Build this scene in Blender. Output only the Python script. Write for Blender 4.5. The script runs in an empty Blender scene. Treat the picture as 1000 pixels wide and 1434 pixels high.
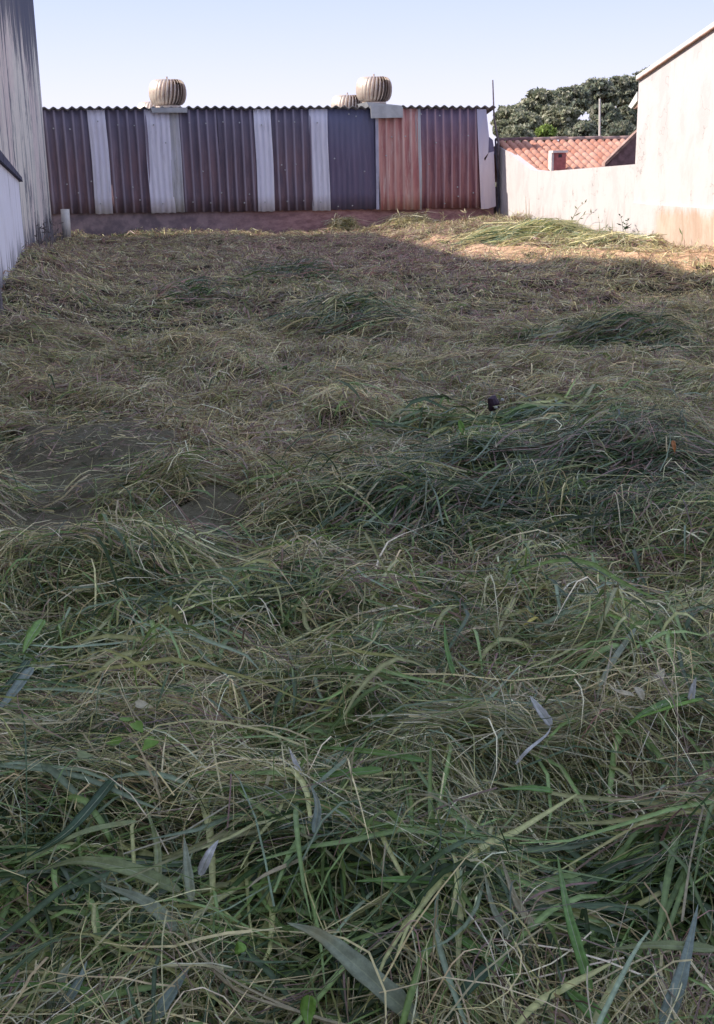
import bpy, math, random
import numpy as np
from mathutils import Matrix, Vector

# ------------------------------------------------------------------ camera, sky, sun, exposure
scn = bpy.context.scene
PW, PH, FPX = 1000.0, 1434.0, 1700.0
EYE = Vector((0.0, 0.0, 1.6))
YAW, PITCH, ROLL = math.radians(10.7), math.radians(16.2), math.radians(-1.0)
RM = (Matrix.Rotation(-YAW, 3, 'Z') @ Matrix.Rotation(math.pi / 2 - PITCH, 3, 'X') @ Matrix.Rotation(ROLL, 3, 'Z'))
cam_d = bpy.data.cameras.new('camera'); cam = bpy.data.objects.new('camera', cam_d)
scn.collection.objects.link(cam); scn.camera = cam
cam.matrix_world = Matrix.Translation(EYE) @ RM.to_4x4()
cam_d.sensor_fit = 'VERTICAL'; cam_d.sensor_height = 36.0; cam_d.lens = 36.0 * FPX / PH
cam_d.clip_start = 0.05; cam_d.clip_end = 5000.0

SUN_EL, SUN_A = math.radians(38.5), math.radians(8)       # light comes from the left, a little from behind the shed
world = bpy.data.worlds.new('World'); scn.world = world; world.use_nodes = True
wn = world.node_tree.nodes; wl = world.node_tree.links
sky = wn.new('ShaderNodeTexSky'); sky.sky_type = 'NISHITA'; sky.sun_disc = False
sky.sun_elevation = SUN_EL; sky.sun_rotation = math.radians(270) + SUN_A
sky.air_density = 1.0; sky.dust_density = 0.5; sky.ozone_density = 2.5
wb = wn.new('ShaderNodeVectorMath'); wb.operation = 'MULTIPLY'; wb.inputs[1].default_value = (1.18, 0.99, 0.90)   # white balance of the shade
wl.new(sky.outputs[0], wb.inputs[0])
hz = wn.new('ShaderNodeMix'); hz.data_type = 'RGBA'; hz.inputs[0].default_value = 0.93; hz.inputs[7].default_value = (1.70, 1.84, 2.50, 1)   # thin even high haze over the whole dome
tcw = wn.new('ShaderNodeTexCoord'); sx = wn.new('ShaderNodeSeparateXYZ'); rp = wn.new('ShaderNodeValToRGB'); wl.new(tcw.outputs['Generated'], sx.inputs[0]); wl.new(sx.outputs[2], rp.inputs[0])
rp.color_ramp.elements[0].position = 0.0; rp.color_ramp.elements[0].color = (1.80, 1.78, 2.35, 1); rp.color_ramp.elements[1].position = 1.0; rp.color_ramp.elements[1].color = (1.40, 1.62, 2.30, 1)
e_ = rp.color_ramp.elements.new(0.045); e_.color = (1.66, 1.70, 2.32, 1); e_ = rp.color_ramp.elements.new(0.13); e_.color = (1.24, 1.42, 2.24, 1)
wl.new(rp.outputs[0], hz.inputs[7]); wl.new(wb.outputs[0], hz.inputs[6]); wl.new(hz.outputs[2], wn['Background'].inputs[0]); wn['Background'].inputs[1].default_value = 0.15
sd = bpy.data.lights.new('sun', 'SUN'); sun = bpy.data.objects.new('sun', sd); scn.collection.objects.link(sun)
sd.energy = 2.0; sd.angle = math.radians(0.6); sd.color = (1.0, 0.94, 0.86)
Ldir = Vector((math.cos(SUN_A) * math.cos(SUN_EL), -math.sin(SUN_A) * math.cos(SUN_EL), -math.sin(SUN_EL)))
sun.rotation_euler = Ldir.to_track_quat('-Z', 'Y').to_euler(); sun.location = (-20, 10, 20)
vs = scn.view_settings; vs.view_transform = 'Standard'; vs.look = 'None'; vs.gamma = 1.0; vs.use_curve_mapping = False
vs.exposure = 1.68
scn.render.engine = 'CYCLES'
scn.cycles.max_bounces = 6; scn.cycles.diffuse_bounces = 6; scn.cycles.transmission_bounces = 3

random.seed(7); RNG = np.random.default_rng(11)
COL = scn.collection

# ------------------------------------------------------------------ photo rays -> places in the lot
RMn = np.array(RM)
def ray(px, py):
    d = RMn @ np.array([(px - PW / 2) / FPX, -(py - PH / 2) / FPX, -1.0])
    return d
def onX(px, py, X):
    d = ray(px, py); t = X / d[0]; return (X, d[1] * t, EYE.z + d[2] * t)
def onY(px, py, Y):
    d = ray(px, py); t = Y / d[1]; return (d[0] * t, Y, EYE.z + d[2] * t)
def proj(p):
    q = RMn.T @ (np.array(p) - np.array(EYE)); return (PW / 2 + FPX * q[0] / -q[2], PH / 2 - FPX * q[1] / -q[2])

# ------------------------------------------------------------------ value noise
_T = np.random.default_rng(5).random((256, 256))
def vnoise(x, y):
    x = np.asarray(x, float); y = np.asarray(y, float)
    xi = np.floor(x).astype(int); yi = np.floor(y).astype(int); fx = x - xi; fy = y - yi
    fx = fx * fx * (3 - 2 * fx); fy = fy * fy * (3 - 2 * fy)
    a = _T[xi & 255, yi & 255]; b = _T[(xi + 1) & 255, yi & 255]; c = _T[xi & 255, (yi + 1) & 255]; d = _T[(xi + 1) & 255, (yi + 1) & 255]
    return (a * (1 - fx) + b * fx) * (1 - fy) + (c * (1 - fx) + d * fx) * fy
def fbm(x, y, o=3):
    s = 0; a = 1; t = 0
    for i in range(o):
        s = s + a * vnoise(x * 2 ** i + 17 * i, y * 2 ** i + 9 * i); t += a; a *= .5
    return s / t
def sstep(e0, e1, v):
    t = np.clip((np.asarray(v, float) - e0) / (e1 - e0), 0, 1); return t * t * (3 - 2 * t)

# ------------------------------------------------------------------ shape of the ground
YS = 26.0
XL, XR = onY(62, 153, YS)[0], 8.2                 # left wall, right wall, shed front
LEFT_RISE = max(0.0, onX(0, 402, XL)[2] - .02)
def base_h(x, y):
    return 0.13 * sstep(6, 24, y) + LEFT_RISE * (1 - sstep(XL + .1, XL + 1.3, x)) * sstep(9, 14, y) * (1 - sstep(18, 24, y)) + 0.20 * sstep(4.5, 8.0, x) * sstep(11, 17, y)
def flat_hit(px, py, h=0.0):
    d = ray(px, py); z = h
    for _ in range(6):
        t = (EYE.z - z) / -d[2]; x, y = d[0] * t, d[1] * t; z = float(base_h(x, y)) + h
    return x, y
MOUNDS = []                                   # x, y, sx, sy, rot, height
def mound(px, py, wpx, hfrac, rot, h):
    x, y = flat_hit(px, py); r = wpx / FPX * math.hypot(y, 1.6); MOUNDS.append((x, y, r, r * hfrac, rot, h))
mound(800, 690, 200, .6, .25, .09); mound(640, 690, 90, .6, .5, .10); mound(950, 640, 100, .6, 0, .07)
mound(490, 455, 75, .9, 0, .13); mound(870, 480, 110, .6, 0, .10); mound(420, 385, 60, .9, 0, .10)
mound(600, 380, 90, .8, 0, .09); mound(745, 338, 62, 1.4, 0, .11); mound(850, 345, 50, 1, 0, .08)
mound(700, 318, 40, 1, 0, .10); mound(570, 318, 34, .6, 0, .12); mound(468, 318, 30, .6, 0, .13)
mound(450, 600, 110, .5, 0, .09); mound(320, 610, 70, .6, 0, .08); mound(280, 500, 80, .8, 0, .08)
mound(600, 1160, 170, .6, 0, .13); mound(170, 900, 130, .5, 0, .08); mound(820, 1160, 120, .5, .5, .06)
mound(330, 850, 120, .4, 0, .06); mound(860, 960, 110, .4, 0, .07); mound(130, 345, 60, 1.2, 0, .10)
mound(250, 430, 60, .8, 0, .08); mound(300, 335, 60, 1, 0, .08); mound(800, 400, 70, 1, 0, .07)
mound(480, 540, 90, .6, 0, .07); mound(760, 560, 70, .6, 0, .05); mound(80, 460, 60, .8, 0, .07)
def gh(x, y):
    x = np.asarray(x, float); y = np.asarray(y, float)
    z = base_h(x, y) + .10 * (fbm(x * .9 + 3, y * .7, 2) - .5) + .17 * (fbm(x * 2.3, y * 1.9 + 40, 2) - .5) + .035 * (vnoise(x * 8, y * 8) - .5)
    for mx, my, sx, sy, r, h in MOUNDS:
        c, s = math.cos(r), math.sin(r); u = (x - mx) * c + (y - my) * s; v = -(x - mx) * s + (y - my) * c
        z = z + h * np.exp(-.5 * ((u / (sx * .6)) ** 2 + (v / (sy * .6)) ** 2))
    return z
def ghit(px, py, h=0.0):
    h = h + (.055 if h > .06 else 0)
    d = ray(px, py); z = h
    for _ in range(14):
        t = (EYE.z - z) / -d[2]; x, y = d[0] * t, d[1] * t; z = .5 * z + .5 * (float(gh(x, y)) + h)
    return Vector((x, y, float(gh(x, y)) + h))

# ------------------------------------------------------------------ object helpers
ORG = {}
def tag(o, label=None, cat=None, group=None, kind=None):
    if label: o['label'] = label
    if cat: o['category'] = cat
    if group: o['group'] = group
    if kind: o['kind'] = kind
    return o
def empty(name, loc, label=None, cat=None, group=None):
    o = bpy.data.objects.new(name, None); COL.objects.link(o); o.location = loc; o.empty_display_size = .2
    ORG[o.name] = Vector(loc); return tag(o, label, cat, group)
def mesh(name, verts, faces, mats, parent=None, origin=None, smooth=False, midx=None):
    if parent is not None: org = ORG[parent.name]
    else: org = Vector(origin) if origin is not None else Vector((0, 0, 0))
    me = bpy.data.meshes.new(name)
    me.from_pydata([tuple(Vector(v) - org) for v in verts], [], faces); me.validate()
    for m in (mats if isinstance(mats, (list, tuple)) else [mats]): me.materials.append(m)
    if smooth: me.polygons.foreach_set('use_smooth', [True] * len(me.polygons))
    if midx is not None: me.polygons.foreach_set('material_index', midx)
    o = bpy.data.objects.new(name, me); COL.objects.link(o)
    if parent is not None: o.parent = parent
    else: o.location = org
    ORG[o.name] = org; return o
def share(name, src, parent, loc, rot=(0, 0, 0), scale=(1, 1, 1)):
    o = bpy.data.objects.new(name, src); COL.objects.link(o); o.parent = parent
    o.location = Vector(loc) - ORG[parent.name]; o.rotation_euler = rot; o.scale = scale; return o
BF = [(0, 3, 2, 1), (4, 5, 6, 7), (0, 1, 5, 4), (1, 2, 6, 5), (2, 3, 7, 6), (3, 0, 4, 7)]
def boxv(x0, x1, y0, y1, z0, z1):
    return [(x0, y0, z0), (x1, y0, z0), (x1, y1, z0), (x0, y1, z0), (x0, y0, z1), (x1, y0, z1), (x1, y1, z1), (x0, y1, z1)]
def box(name, x0, x1, y0, y1, z0, z1, m, parent=None, origin=None):
    return mesh(name, boxv(x0, x1, y0, y1, z0, z1), BF, m, parent, origin)
def merge(parts):
    V, F = [], []
    for v, f in parts:
        n = len(V); V += list(v); F += [tuple(i + n for i in q) for q in f]
    return V, F
def lathe(prof, c, n=24, cap=True):
    V, F = [], []
    for r, z in prof:
        for k in range(n):
            a = 2 * math.pi * k / n; V.append((c[0] + r * math.cos(a), c[1] + r * math.sin(a), c[2] + z))
    for i in range(len(prof) - 1):
        for k in range(n):
            k2 = (k + 1) % n; F.append((i * n + k, i * n + k2, (i + 1) * n + k2, (i + 1) * n + k))
    if cap: F.append(tuple(range(n))[::-1]); F.append(tuple((len(prof) - 1) * n + k for k in range(n)))
    return V, F
def tube(pts, r, n=8):
    pts = [Vector(p) for p in pts]; V, F = [], []
    rs = r if isinstance(r, (list, tuple)) else [r] * len(pts)
    for i, p in enumerate(pts):
        t = (pts[min(i + 1, len(pts) - 1)] - pts[max(i - 1, 0)]).normalized()
        a = t.cross(Vector((0.3, 1, 0.1))).normalized(); b = t.cross(a)
        for k in range(n):
            w = 2 * math.pi * k / n; V.append(p + (a * math.cos(w) + b * math.sin(w)) * rs[i])
    for i in range(len(pts) - 1):
        for k in range(n):
            k2 = (k + 1) % n; F.append((i * n + k, i * n + k2, (i + 1) * n + k2, (i + 1) * n + k))
    F.append(tuple(range(n))[::-1]); F.append(tuple((len(pts) - 1) * n + k for k in range(n)))
    return V, F
def prismX(poly, x0, x1):                    # polygon in (y,z), extruded along x
    n = len(poly); V = [(x0, y, z) for y, z in poly] + [(x1, y, z) for y, z in poly]
    F = [tuple(range(n)), tuple(range(2 * n - 1, n - 1, -1))] + [(i, i + n, (i + 1) % n + n, (i + 1) % n) for i in range(n)]
    return V, F
def prismY(poly, y0, y1):
    n = len(poly); V = [(x, y0, z) for x, z in poly] + [(x, y1, z) for x, z in poly]
    F = [tuple(range(n)), tuple(range(2 * n - 1, n - 1, -1))] + [(i, i + n, (i + 1) % n + n, (i + 1) % n) for i in range(n)]
    return V, F

# ------------------------------------------------------------------ materials
class NT:
    def __init__(s, name):
        s.m = bpy.data.materials.new(name); s.m.use_nodes = True; s.n = s.m.node_tree.nodes; s.l = s.m.node_tree.links
        s.b = s.n['Principled BSDF']; s.pos = s.n.new('ShaderNodeNewGeometry').outputs['Position']
    def map(s, scale, loc=(0, 0, 0), src=None):
        q = s.n.new('ShaderNodeMapping'); q.inputs['Scale'].default_value = scale; q.inputs['Location'].default_value = loc
        s.l.new(src or s.pos, q.inputs['Vector']); return q.outputs[0]
    def noise(s, vec, scale=1.0, detail=4, rough=.6, dist=0.0):
        q = s.n.new('ShaderNodeTexNoise'); q.inputs['Scale'].default_value = scale; q.inputs['Detail'].default_value = detail
        q.inputs['Roughness'].default_value = rough; q.inputs['Distortion'].default_value = dist
        s.l.new(vec, q.inputs['Vector']); return q.outputs[0]
    def math(s, op, a, b=None, c=None, clamp=False):
        q = s.n.new('ShaderNodeMath'); q.operation = op; q.use_clamp = clamp
        for i, v in enumerate((a, b, c)):
            if v is None: continue
            if isinstance(v, (int, float)): q.inputs[i].default_value = v
            else: s.l.new(v, q.inputs[i])
        return q.outputs[0]
    def rng(s, v, a, b, c=0.0, d=1.0):
        q = s.n.new('ShaderNodeMapRange'); q.interpolation_type = 'SMOOTHSTEP'
        q.inputs[1].default_value = a; q.inputs[2].default_value = b; q.inputs[3].default_value = c; q.inputs[4].default_value = d
        s.l.new(v, q.inputs[0]); return q.outputs[0]
    def mix(s, f, a, b):
        q = s.n.new('ShaderNodeMix'); q.data_type = 'RGBA'
        if isinstance(f, (int, float)): q.inputs[0].default_value = f
        else: s.l.new(f, q.inputs[0])
        for i, v in ((6, a), (7, b)):
            if isinstance(v, tuple): q.inputs[i].default_value = (*v[:3], 1)
            else: s.l.new(v, q.inputs[i])
        return q.outputs[2]
    def axis(s, k):
        q = s.n.new('ShaderNodeSeparateXYZ'); s.l.new(s.pos, q.inputs[0]); return q.outputs[k]
    def rand(s):
        return s.n.new('ShaderNodeObjectInfo').outputs['Random']
    def bump(s, h, strength=.3, dist=.01):
        q = s.n.new('ShaderNodeBump'); q.inputs['Strength'].default_value = strength; q.inputs['Distance'].default_value = dist
        s.l.new(h, q.inputs['Height']); s.l.new(q.outputs[0], s.b.inputs['Normal'])
    def out(s, col, rough=.8, spec=.3, metal=0.0):
        if isinstance(col, tuple): s.b.inputs['Base Color'].default_value = (*col, 1)
        else: s.l.new(col, s.b.inputs['Base Color'])
        s.b.inputs['Roughness'].default_value = rough; s.b.inputs['Specular IOR Level'].default_value = spec
        s.b.inputs['Metallic'].default_value = metal; return s.m
def mul(c, k): return tuple(min(1, v * k) for v in c)
def simple(name, c, var=.25, scale=6, rough=.8, spec=.3, metal=0.0, stretch=(1, 1, 1)):
    t = NT(name); n = t.noise(t.map(stretch), scale, 5)
    r = t.mix(t.rng(n, .3, .7), mul(c, 1 - var), mul(c, 1 + var)); t.bump(n, .15, .01)
    return t.out(r, rough, spec, metal)

# soil under the cut grass
t = NT('soil'); n1 = t.noise(t.map((1, 1, 1)), 1.3, 4); n2 = t.noise(t.map((1, 1, 1)), 26, 6, .7)
c = t.mix(t.rng(n1, .35, .65), (.05, .055, .028), (.09, .065, .042)); c = t.mix(t.rng(n2, .35, .7), (.02, .018, .011), c)
t.bump(n2, .8, .03); M_SOIL = t.out(c, .95, .15)
t = NT('bare_soil'); n2 = t.noise(t.map((1, 1, 1)), 30, 7, .75); n3 = t.noise(t.map((12, 70, 1)), 1, 3)
c = t.mix(t.rng(n2, .35, .7), (.115, .105, .066), (.20, .18, .12)); c = t.mix(t.rng(n3, .55, .72, 0, .5), c, (.30, .30, .17))
t.bump(n2, .7, .02); M_BARE = t.out(c, .95, .15)
t = NT('far_ground'); n1 = t.noise(t.map((1, 1, 1)), .1, 4)
M_FAR = t.out(t.mix(n1, (.07, .08, .04), (.13, .10, .06)), .95, .1)

# left building: grimy pinkish plaster with black mould running down
t = NT('mouldy_plaster'); z = t.axis(2)
s1 = t.noise(t.map((1, 1.1, .14)), 1.9, 5, .72, .9); s2 = t.noise(t.map((1, 4.2, .30), (0, 3, 0)), 1.5, 5, .75, .6)
top = t.rng(z, 2.7, 4.9, 0, .33); low = t.rng(z, .9, .0, 0, .20)
m = t.math('ADD', t.math('ADD', t.math('MULTIPLY', s1, .75), t.math('MULTIPLY', s2, .42)), t.math('ADD', top, low)); m = t.math('SUBTRACT', m, .055)
pl0 = t.noise(t.map((1, 1.3, 1.0)), 1.1, 5, .7); m = t.math('ADD', m, t.rng(pl0, .5, .75, 0, .10)); pl = t.mix(t.rng(t.noise(t.map((1, .8, .5)), 1.2, 4), .4, .62), (.80, .74, .64), (.76, .64, .58))
pl = t.mix(t.rng(t.noise(t.map((1, 1, 1)), 9, 5, .7), .35, .75, 0, .35), pl, (.36, .35, .35))
c = t.mix(t.rng(m, .56, .62, 0, .92), pl, (.13, .13, .16)); c = t.mix(t.rng(m, .66, .76, 0, .75), c, (.085, .09, .14))
t.bump(t.noise(t.map((1, 1, 1)), 20, 6, .7), .35, .02); M_MOULD = t.out(c, .92, .2)
t = NT('lilac_plaster'); s2 = t.noise(t.map((1, 8, .5)), 1.3, 5, .7); z = t.axis(2)
m = t.math('ADD', s2, t.rng(z, 1.0, .15, 0, .30))
c = t.mix(t.rng(t.noise(t.map((1, 2, 1)), 1.5, 6, .75), .45, .65, 0, .6), (.84, .82, .88), (.72, .69, .72)); c = t.mix(t.rng(m, .58, .76, 0, .9), c, (.20, .19, .20)); M_LILAC = t.out(c, .85, .25)
M_DARKCEM = simple('dark_cement', (.085, .08, .12), .4, 8, .9, .2)
M_PLINTH = (lambda t: (t.bump(t.noise(t.map((1, 1, 1)), 14, 6, .7), .3, .02), t.out(t.mix(t.rng(t.axis(0), 0.5, 5.0), t.mix(t.rng(t.noise(t.map((1, 1, 1)), 5, 5), .35, .65), (.19, .15, .17), (.34, .26, .27)), t.mix(t.rng(t.noise(t.map((1.5, 1, 4)), 3, 6, .7), .35, .65), (.27, .135, .13), (.48, .27, .25))), .9, .2))[1])(NT('rendered_plinth'))

# right walls: white paint, scuffed and peeling near the ground
def whitewash(name, tint, dirt_h, clay=False):
    t = NT(name); z = t.axis(2); y = t.axis(1)
    a = t.noise(t.map((1, 1, .6)), 2.2, 6, .7, .3); b = t.noise(t.map((1, 2.2, .8)), 1.6, 6, .75, .5)
    c = t.mix(t.rng(a, .45, .62, 0, .7), tint, mul(tint, .86))
    m = t.math('ADD', b, t.rng(z, dirt_h, .2, 0, .22)); c = t.mix(t.rng(m, .62, .80, 0, .55), c, (.42, .35, .32)); c = t.mix(t.rng(t.noise(t.map((1, 2.5, 1.2), (3, 1, 0)), 2.6, 6, .75), .60, .70, 0, .35), c, (.48, .42, .40))
    dr = t.noise(t.map((1, 7, .35), (2, 5, 0)), 1.2, 5, .75, .2); c = t.mix(t.rng(dr, .60, .70, 0, .40), c, (.40, .36, .34))
    ck = t.n.new('ShaderNodeTexVoronoi'); ck.feature = 'DISTANCE_TO_EDGE'; ck.inputs['Scale'].default_value = .9; dn = t.n.new('ShaderNodeVectorMath'); dn.operation = 'ADD'
    nz = t.n.new('ShaderNodeTexNoise'); nz.inputs['Scale'].default_value = 4; t.l.new(t.pos, nz.inputs['Vector']); t.l.new(nz.outputs[1], dn.inputs[0]); t.l.new(t.pos, dn.inputs[1]); t.l.new(dn.outputs[0], ck.inputs['Vector'])
    c = t.mix(t.math('MULTIPLY', t.rng(ck.outputs[0], .012, .004), t.rng(a, .50, .56, 0, .6)), c, (.30, .26, .24))
    if clay:
        e = t.math('ADD', t.rng(y, 18.9, 17.2, 0, .7), t.math('MULTIPLY', t.noise(t.map((1, 1, 1)), 2.2, 6, .7), .65))
        g = t.math('MULTIPLY', t.rng(e, .58, .86), t.rng(t.math('ADD', z, t.math('MULTIPLY', b, .5)), 1.12, .95))
        c = t.mix(g, c, t.mix(t.rng(b, .35, .65), (.48, .34, .25), (.60, .46, .36)))
    t.bump(t.noise(t.map((1, 1, 1)), 18, 6, .7), .3, .015); return t.out(c, .85, .25)
M_WHITE = whitewash('whitewashed_plaster', (.60, .545, .52), 1.1)
M_HOUSE = whitewash('cream_plaster', (.61, .555, .53), .3)
M_BASEBAND = whitewash('peeling_base_plaster', (.60, .545, .52), .8, True)
M_VERGE = simple('white_fascia', (.66, .66, .60), .08, 3, .6, .3)
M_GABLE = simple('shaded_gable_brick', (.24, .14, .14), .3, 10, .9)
M_RIDGE = simple('weathered_ridge_clay', (.38, .24, .19), .35, 8, .85)
M_RIDGEDK = simple('blackened_ridge_clay', (.16, .085, .08), .35, 8, .85)
M_CHIM = simple('painted_vent_brick', (.40, .14, .13), .25, 8, .85)
M_CHIMCAP = simple('pale_cement', (.68, .62, .56), .15, 8, .85)
t = NT('clay_tile'); n = t.noise(t.map((1, 1, 1)), 11, 5, .7)
c = t.mix(t.rand(), (.46, .20, .135), (.60, .34, .25)); c = t.mix(t.rng(n, .45, .75, 0, .5), c, (.45, .25, .20)); c = t.mix(t.rng(t.noise(t.map((1, 1, 1), (4, 0, 0)), 5, 4), .62, .75, 0, .45), c, (.75, .60, .48))
M_TILE = t.out(c, .85, .2)

# corrugated sheets; purple lens glare is put into the dark base colours
def sheet_mat(name, c0, c1, streak, rough=.65, spec=.35, top=None, ridge=None):
    t = NT(name); a = t.noise(t.map((5, 1, .6)), 1.5, 5, .65); b = t.noise(t.map((11, 1, .8)), 1.4, 6, .75, .5); r = t.noise(t.map((1, 1, 1)), 13, 6, .75)
    c = t.mix(t.rng(a, .35, .65), c0, c1); c = t.mix(t.rng(b, .50, .68, 0, .7), c, streak)
    c = t.mix(t.rng(r, .60, .74, 0, .4), c, mul(streak, .6))
    if top: c = t.mix(t.math('MULTIPLY', t.rng(t.math('ADD', t.axis(2), t.math('MULTIPLY', a, .9)), 1.9, 3.0), .75), c, top)  # bluer towards the top: lens glare put into the sheet colour
    c = t.mix(t.math('MULTIPLY', t.rand(), .25), c, mul(c0, .6))
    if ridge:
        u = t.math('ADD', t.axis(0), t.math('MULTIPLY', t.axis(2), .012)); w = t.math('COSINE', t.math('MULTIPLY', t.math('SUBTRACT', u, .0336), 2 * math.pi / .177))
        c = t.mix(t.math('MULTIPLY', t.rng(w, .55, .98), t.math('ADD', .35, t.math('MULTIPLY', a, .5))), c, ridge)  # paler ribs: sky light on the ridges put into the colour
    t.bump(r, .2, .006); return t.out(c, rough, spec)
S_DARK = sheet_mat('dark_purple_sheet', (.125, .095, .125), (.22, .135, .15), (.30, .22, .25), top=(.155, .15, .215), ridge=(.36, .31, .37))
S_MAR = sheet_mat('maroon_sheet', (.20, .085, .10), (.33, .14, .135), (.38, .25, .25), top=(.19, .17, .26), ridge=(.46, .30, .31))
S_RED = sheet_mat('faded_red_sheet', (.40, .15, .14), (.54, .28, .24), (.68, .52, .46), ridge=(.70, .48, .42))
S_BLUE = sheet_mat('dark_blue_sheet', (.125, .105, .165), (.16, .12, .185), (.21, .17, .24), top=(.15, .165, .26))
S_WHITE = sheet_mat('translucent_white_sheet', (.74, .71, .81), (.82, .79, .86), (.52, .49, .55), .5)
S_WHITED = sheet_mat('dirty_white_sheet', (.60, .58, .62), (.48, .46, .44), (.28, .26, .23), .6)
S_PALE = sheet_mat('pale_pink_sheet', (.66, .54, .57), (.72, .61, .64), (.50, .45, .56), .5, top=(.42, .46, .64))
M_ROOFCEM = simple('grey_roof_sheet', (.20, .19, .19), .3, 7, .85)
M_GALV = simple('galvanised_flashing', (.42, .42, .42), .15, 5, .5, .5, .25)
M_STRIP = simple('grey_flashing_strip', (.40, .38, .46), .15, 5, .6)
t = NT('turbine_metal'); n = t.noise(t.map((1, 1, 1)), 14, 5, .7)
M_TURB = t.out(t.mix(t.rng(n, .4, .7), (.66, .56, .47), (.56, .41, .34)), .48, .5, .35)
M_DARKIN = simple('dark_inside', (.05, .045, .05), .2, 5)
M_DRUM = simple('shaded_drum_metal', (.30, .25, .22), .2, 5)
M_PVC = simple('weathered_pvc', (.66, .62, .56), .12, 5, .5)
M_POLE = simple('rusty_mast', (.20, .16, .17), .3, 20, .7, .4, .3)
M_MAST = simple('pale_mast', (.60, .58, .52), .15, 12, .5, .4)
M_HOSE = simple('black_hose', (.05, .045, .06), .2, 8, .5)
M_BARK = simple('bark', (.14, .10, .075), .35, 9, .95, stretch=(1, 1, .25))
M_STALK = simple('dead_stalk', (.17, .15, .15), .35, 20, .9)

def strand_mat(name, trans=.30, rough=.42, spec=.5):
    m = bpy.data.materials.new(name); m.use_nodes = True; n = m.node_tree.nodes; l = m.node_tree.links
    b = n['Principled BSDF']; a = n.new('ShaderNodeAttribute'); a.attribute_name = 'tint'
    g = n.new('ShaderNodeNewGeometry'); no = n.new('ShaderNodeTexNoise'); no.inputs['Scale'].default_value = 60; no.inputs['Detail'].default_value = 3
    l.new(g.outputs['Position'], no.inputs['Vector'])
    mr = n.new('ShaderNodeMapRange'); mr.inputs[1].default_value = .3; mr.inputs[2].default_value = .7; mr.inputs[3].default_value = .75; mr.inputs[4].default_value = 1.2
    l.new(no.outputs[0], mr.inputs[0])
    vm = n.new('ShaderNodeVectorMath'); vm.operation = 'SCALE'; l.new(a.outputs['Color'], vm.inputs[0]); l.new(mr.outputs[0], vm.inputs['Scale'])
    l.new(vm.outputs[0], b.inputs['Base Color']); b.inputs['Roughness'].default_value = rough; b.inputs['Specular IOR Level'].default_value = spec
    tr = n.new('ShaderNodeBsdfTranslucent'); l.new(vm.outputs[0], tr.inputs[0]); mx = n.new('ShaderNodeMixShader'); mx.inputs[0].default_value = trans
    l.new(b.outputs[0], mx.inputs[1]); l.new(tr.outputs[0], mx.inputs[2]); l.new(mx.outputs[0], n['Material Output'].inputs[0]); return m
M_STRAND = strand_mat('grass_strand'); M_LEAF = strand_mat('tree_leaf', .3, .5, .3)

# ------------------------------------------------------------------ ground
def grid(name, x0, x1, y0, y1, dx, dy, m, hf, kind='structure'):
    xs = np.arange(x0, x1 + dx * .5, dx); ys = np.arange(y0, y1 + dy * .5, dy); X, Y = np.meshgrid(xs, ys); Z = hf(X, Y)
    nx, ny = len(xs), len(ys); co = np.stack([X, Y, Z], -1).reshape(-1, 3)
    i = (np.arange(ny - 1)[:, None] * nx + np.arange(nx - 1)).ravel(); q = np.stack([i, i + 1, i + nx + 1, i + nx], -1)
    me = bpy.data.meshes.new(name); fast_mesh(me, co, q); me.materials.append(m)
    o = bpy.data.objects.new(name, me); COL.objects.link(o); tag(o, kind=kind); return o
def fast_mesh(me, co, quads, tint=None, smooth=True):
    me.vertices.add(len(co)); me.vertices.foreach_set('co', np.ascontiguousarray(co, np.float32).ravel())
    nq = len(quads); me.loops.add(nq * 4); me.loops.foreach_set('vertex_index', np.ascontiguousarray(quads, np.int32).ravel())
    me.polygons.add(nq); me.polygons.foreach_set('loop_start', np.arange(0, nq * 4, 4, dtype=np.int32))
    try: me.polygons.foreach_set('loop_total', np.full(nq, 4, np.int32))
    except Exception: pass
    if smooth: me.polygons.foreach_set('use_smooth', np.ones(nq, bool))
    if tint is not None:
        a = me.attributes.new('tint', 'FLOAT_COLOR', 'POINT')
        a.data.foreach_set('color', np.ascontiguousarray(np.concatenate([tint, np.ones((len(tint), 1))], 1), np.float32).ravel())
    me.update(calc_edges=True)
BARE = []                                    # worn patches on the left
for px, py, w, hh in ((70, 665, 125, 1.2), (50, 755, 100, .8), (275, 752, 92, .75), (130, 620, 110, .7)):
    x, y = ghit(px, py)[:2]; r = w / FPX * math.hypot(y, 1.6); BARE.append((x, y, r, r * hh * 2.2))
def bare(x, y):
    b = 0
    for bx, by, rx, ry in BARE:
        d = ((x - bx) / rx) ** 2 + ((y - by) / ry) ** 2 + 1.1 * (vnoise(x * 5, y * 5) - .5) + .8 * (vnoise(x * 13, y * 13) - .5); b = np.maximum(b, 1 - sstep(.65, 1.2, d))
    return b
SUN_STRIP = []  # tan soil along the sunlit strip, sun brightness put into its colour
for px, py, w, hh in ((700, 352, 70, 1.0), (790, 358, 80, .9), (880, 362, 80, .9), (960, 360, 80, 1.0), (650, 340, 50, .9)):
    x, y = ghit(px, py)[:2]; r = w / FPX * math.hypot(y, 1.6); SUN_STRIP.append((x, y, r, r * hh * 1.4))
def sun_strip(x, y):
    b = 0
    for bx, by, rx, ry in SUN_STRIP:
        d = ((x - bx) / rx) ** 2 + ((y - by) / ry) ** 2 + 1.3 * (vnoise(x * 4, y * 3) - .5) + 1.0 * (vnoise(x * 11, y * 8) - .5); b = np.maximum(b, .85 * (1 - sstep(.3, 1.2, d)))
    return b
grid('ground', XL - .05, XR + .05, -4, 26.15, .06, .07, M_SOIL, gh)
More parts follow.
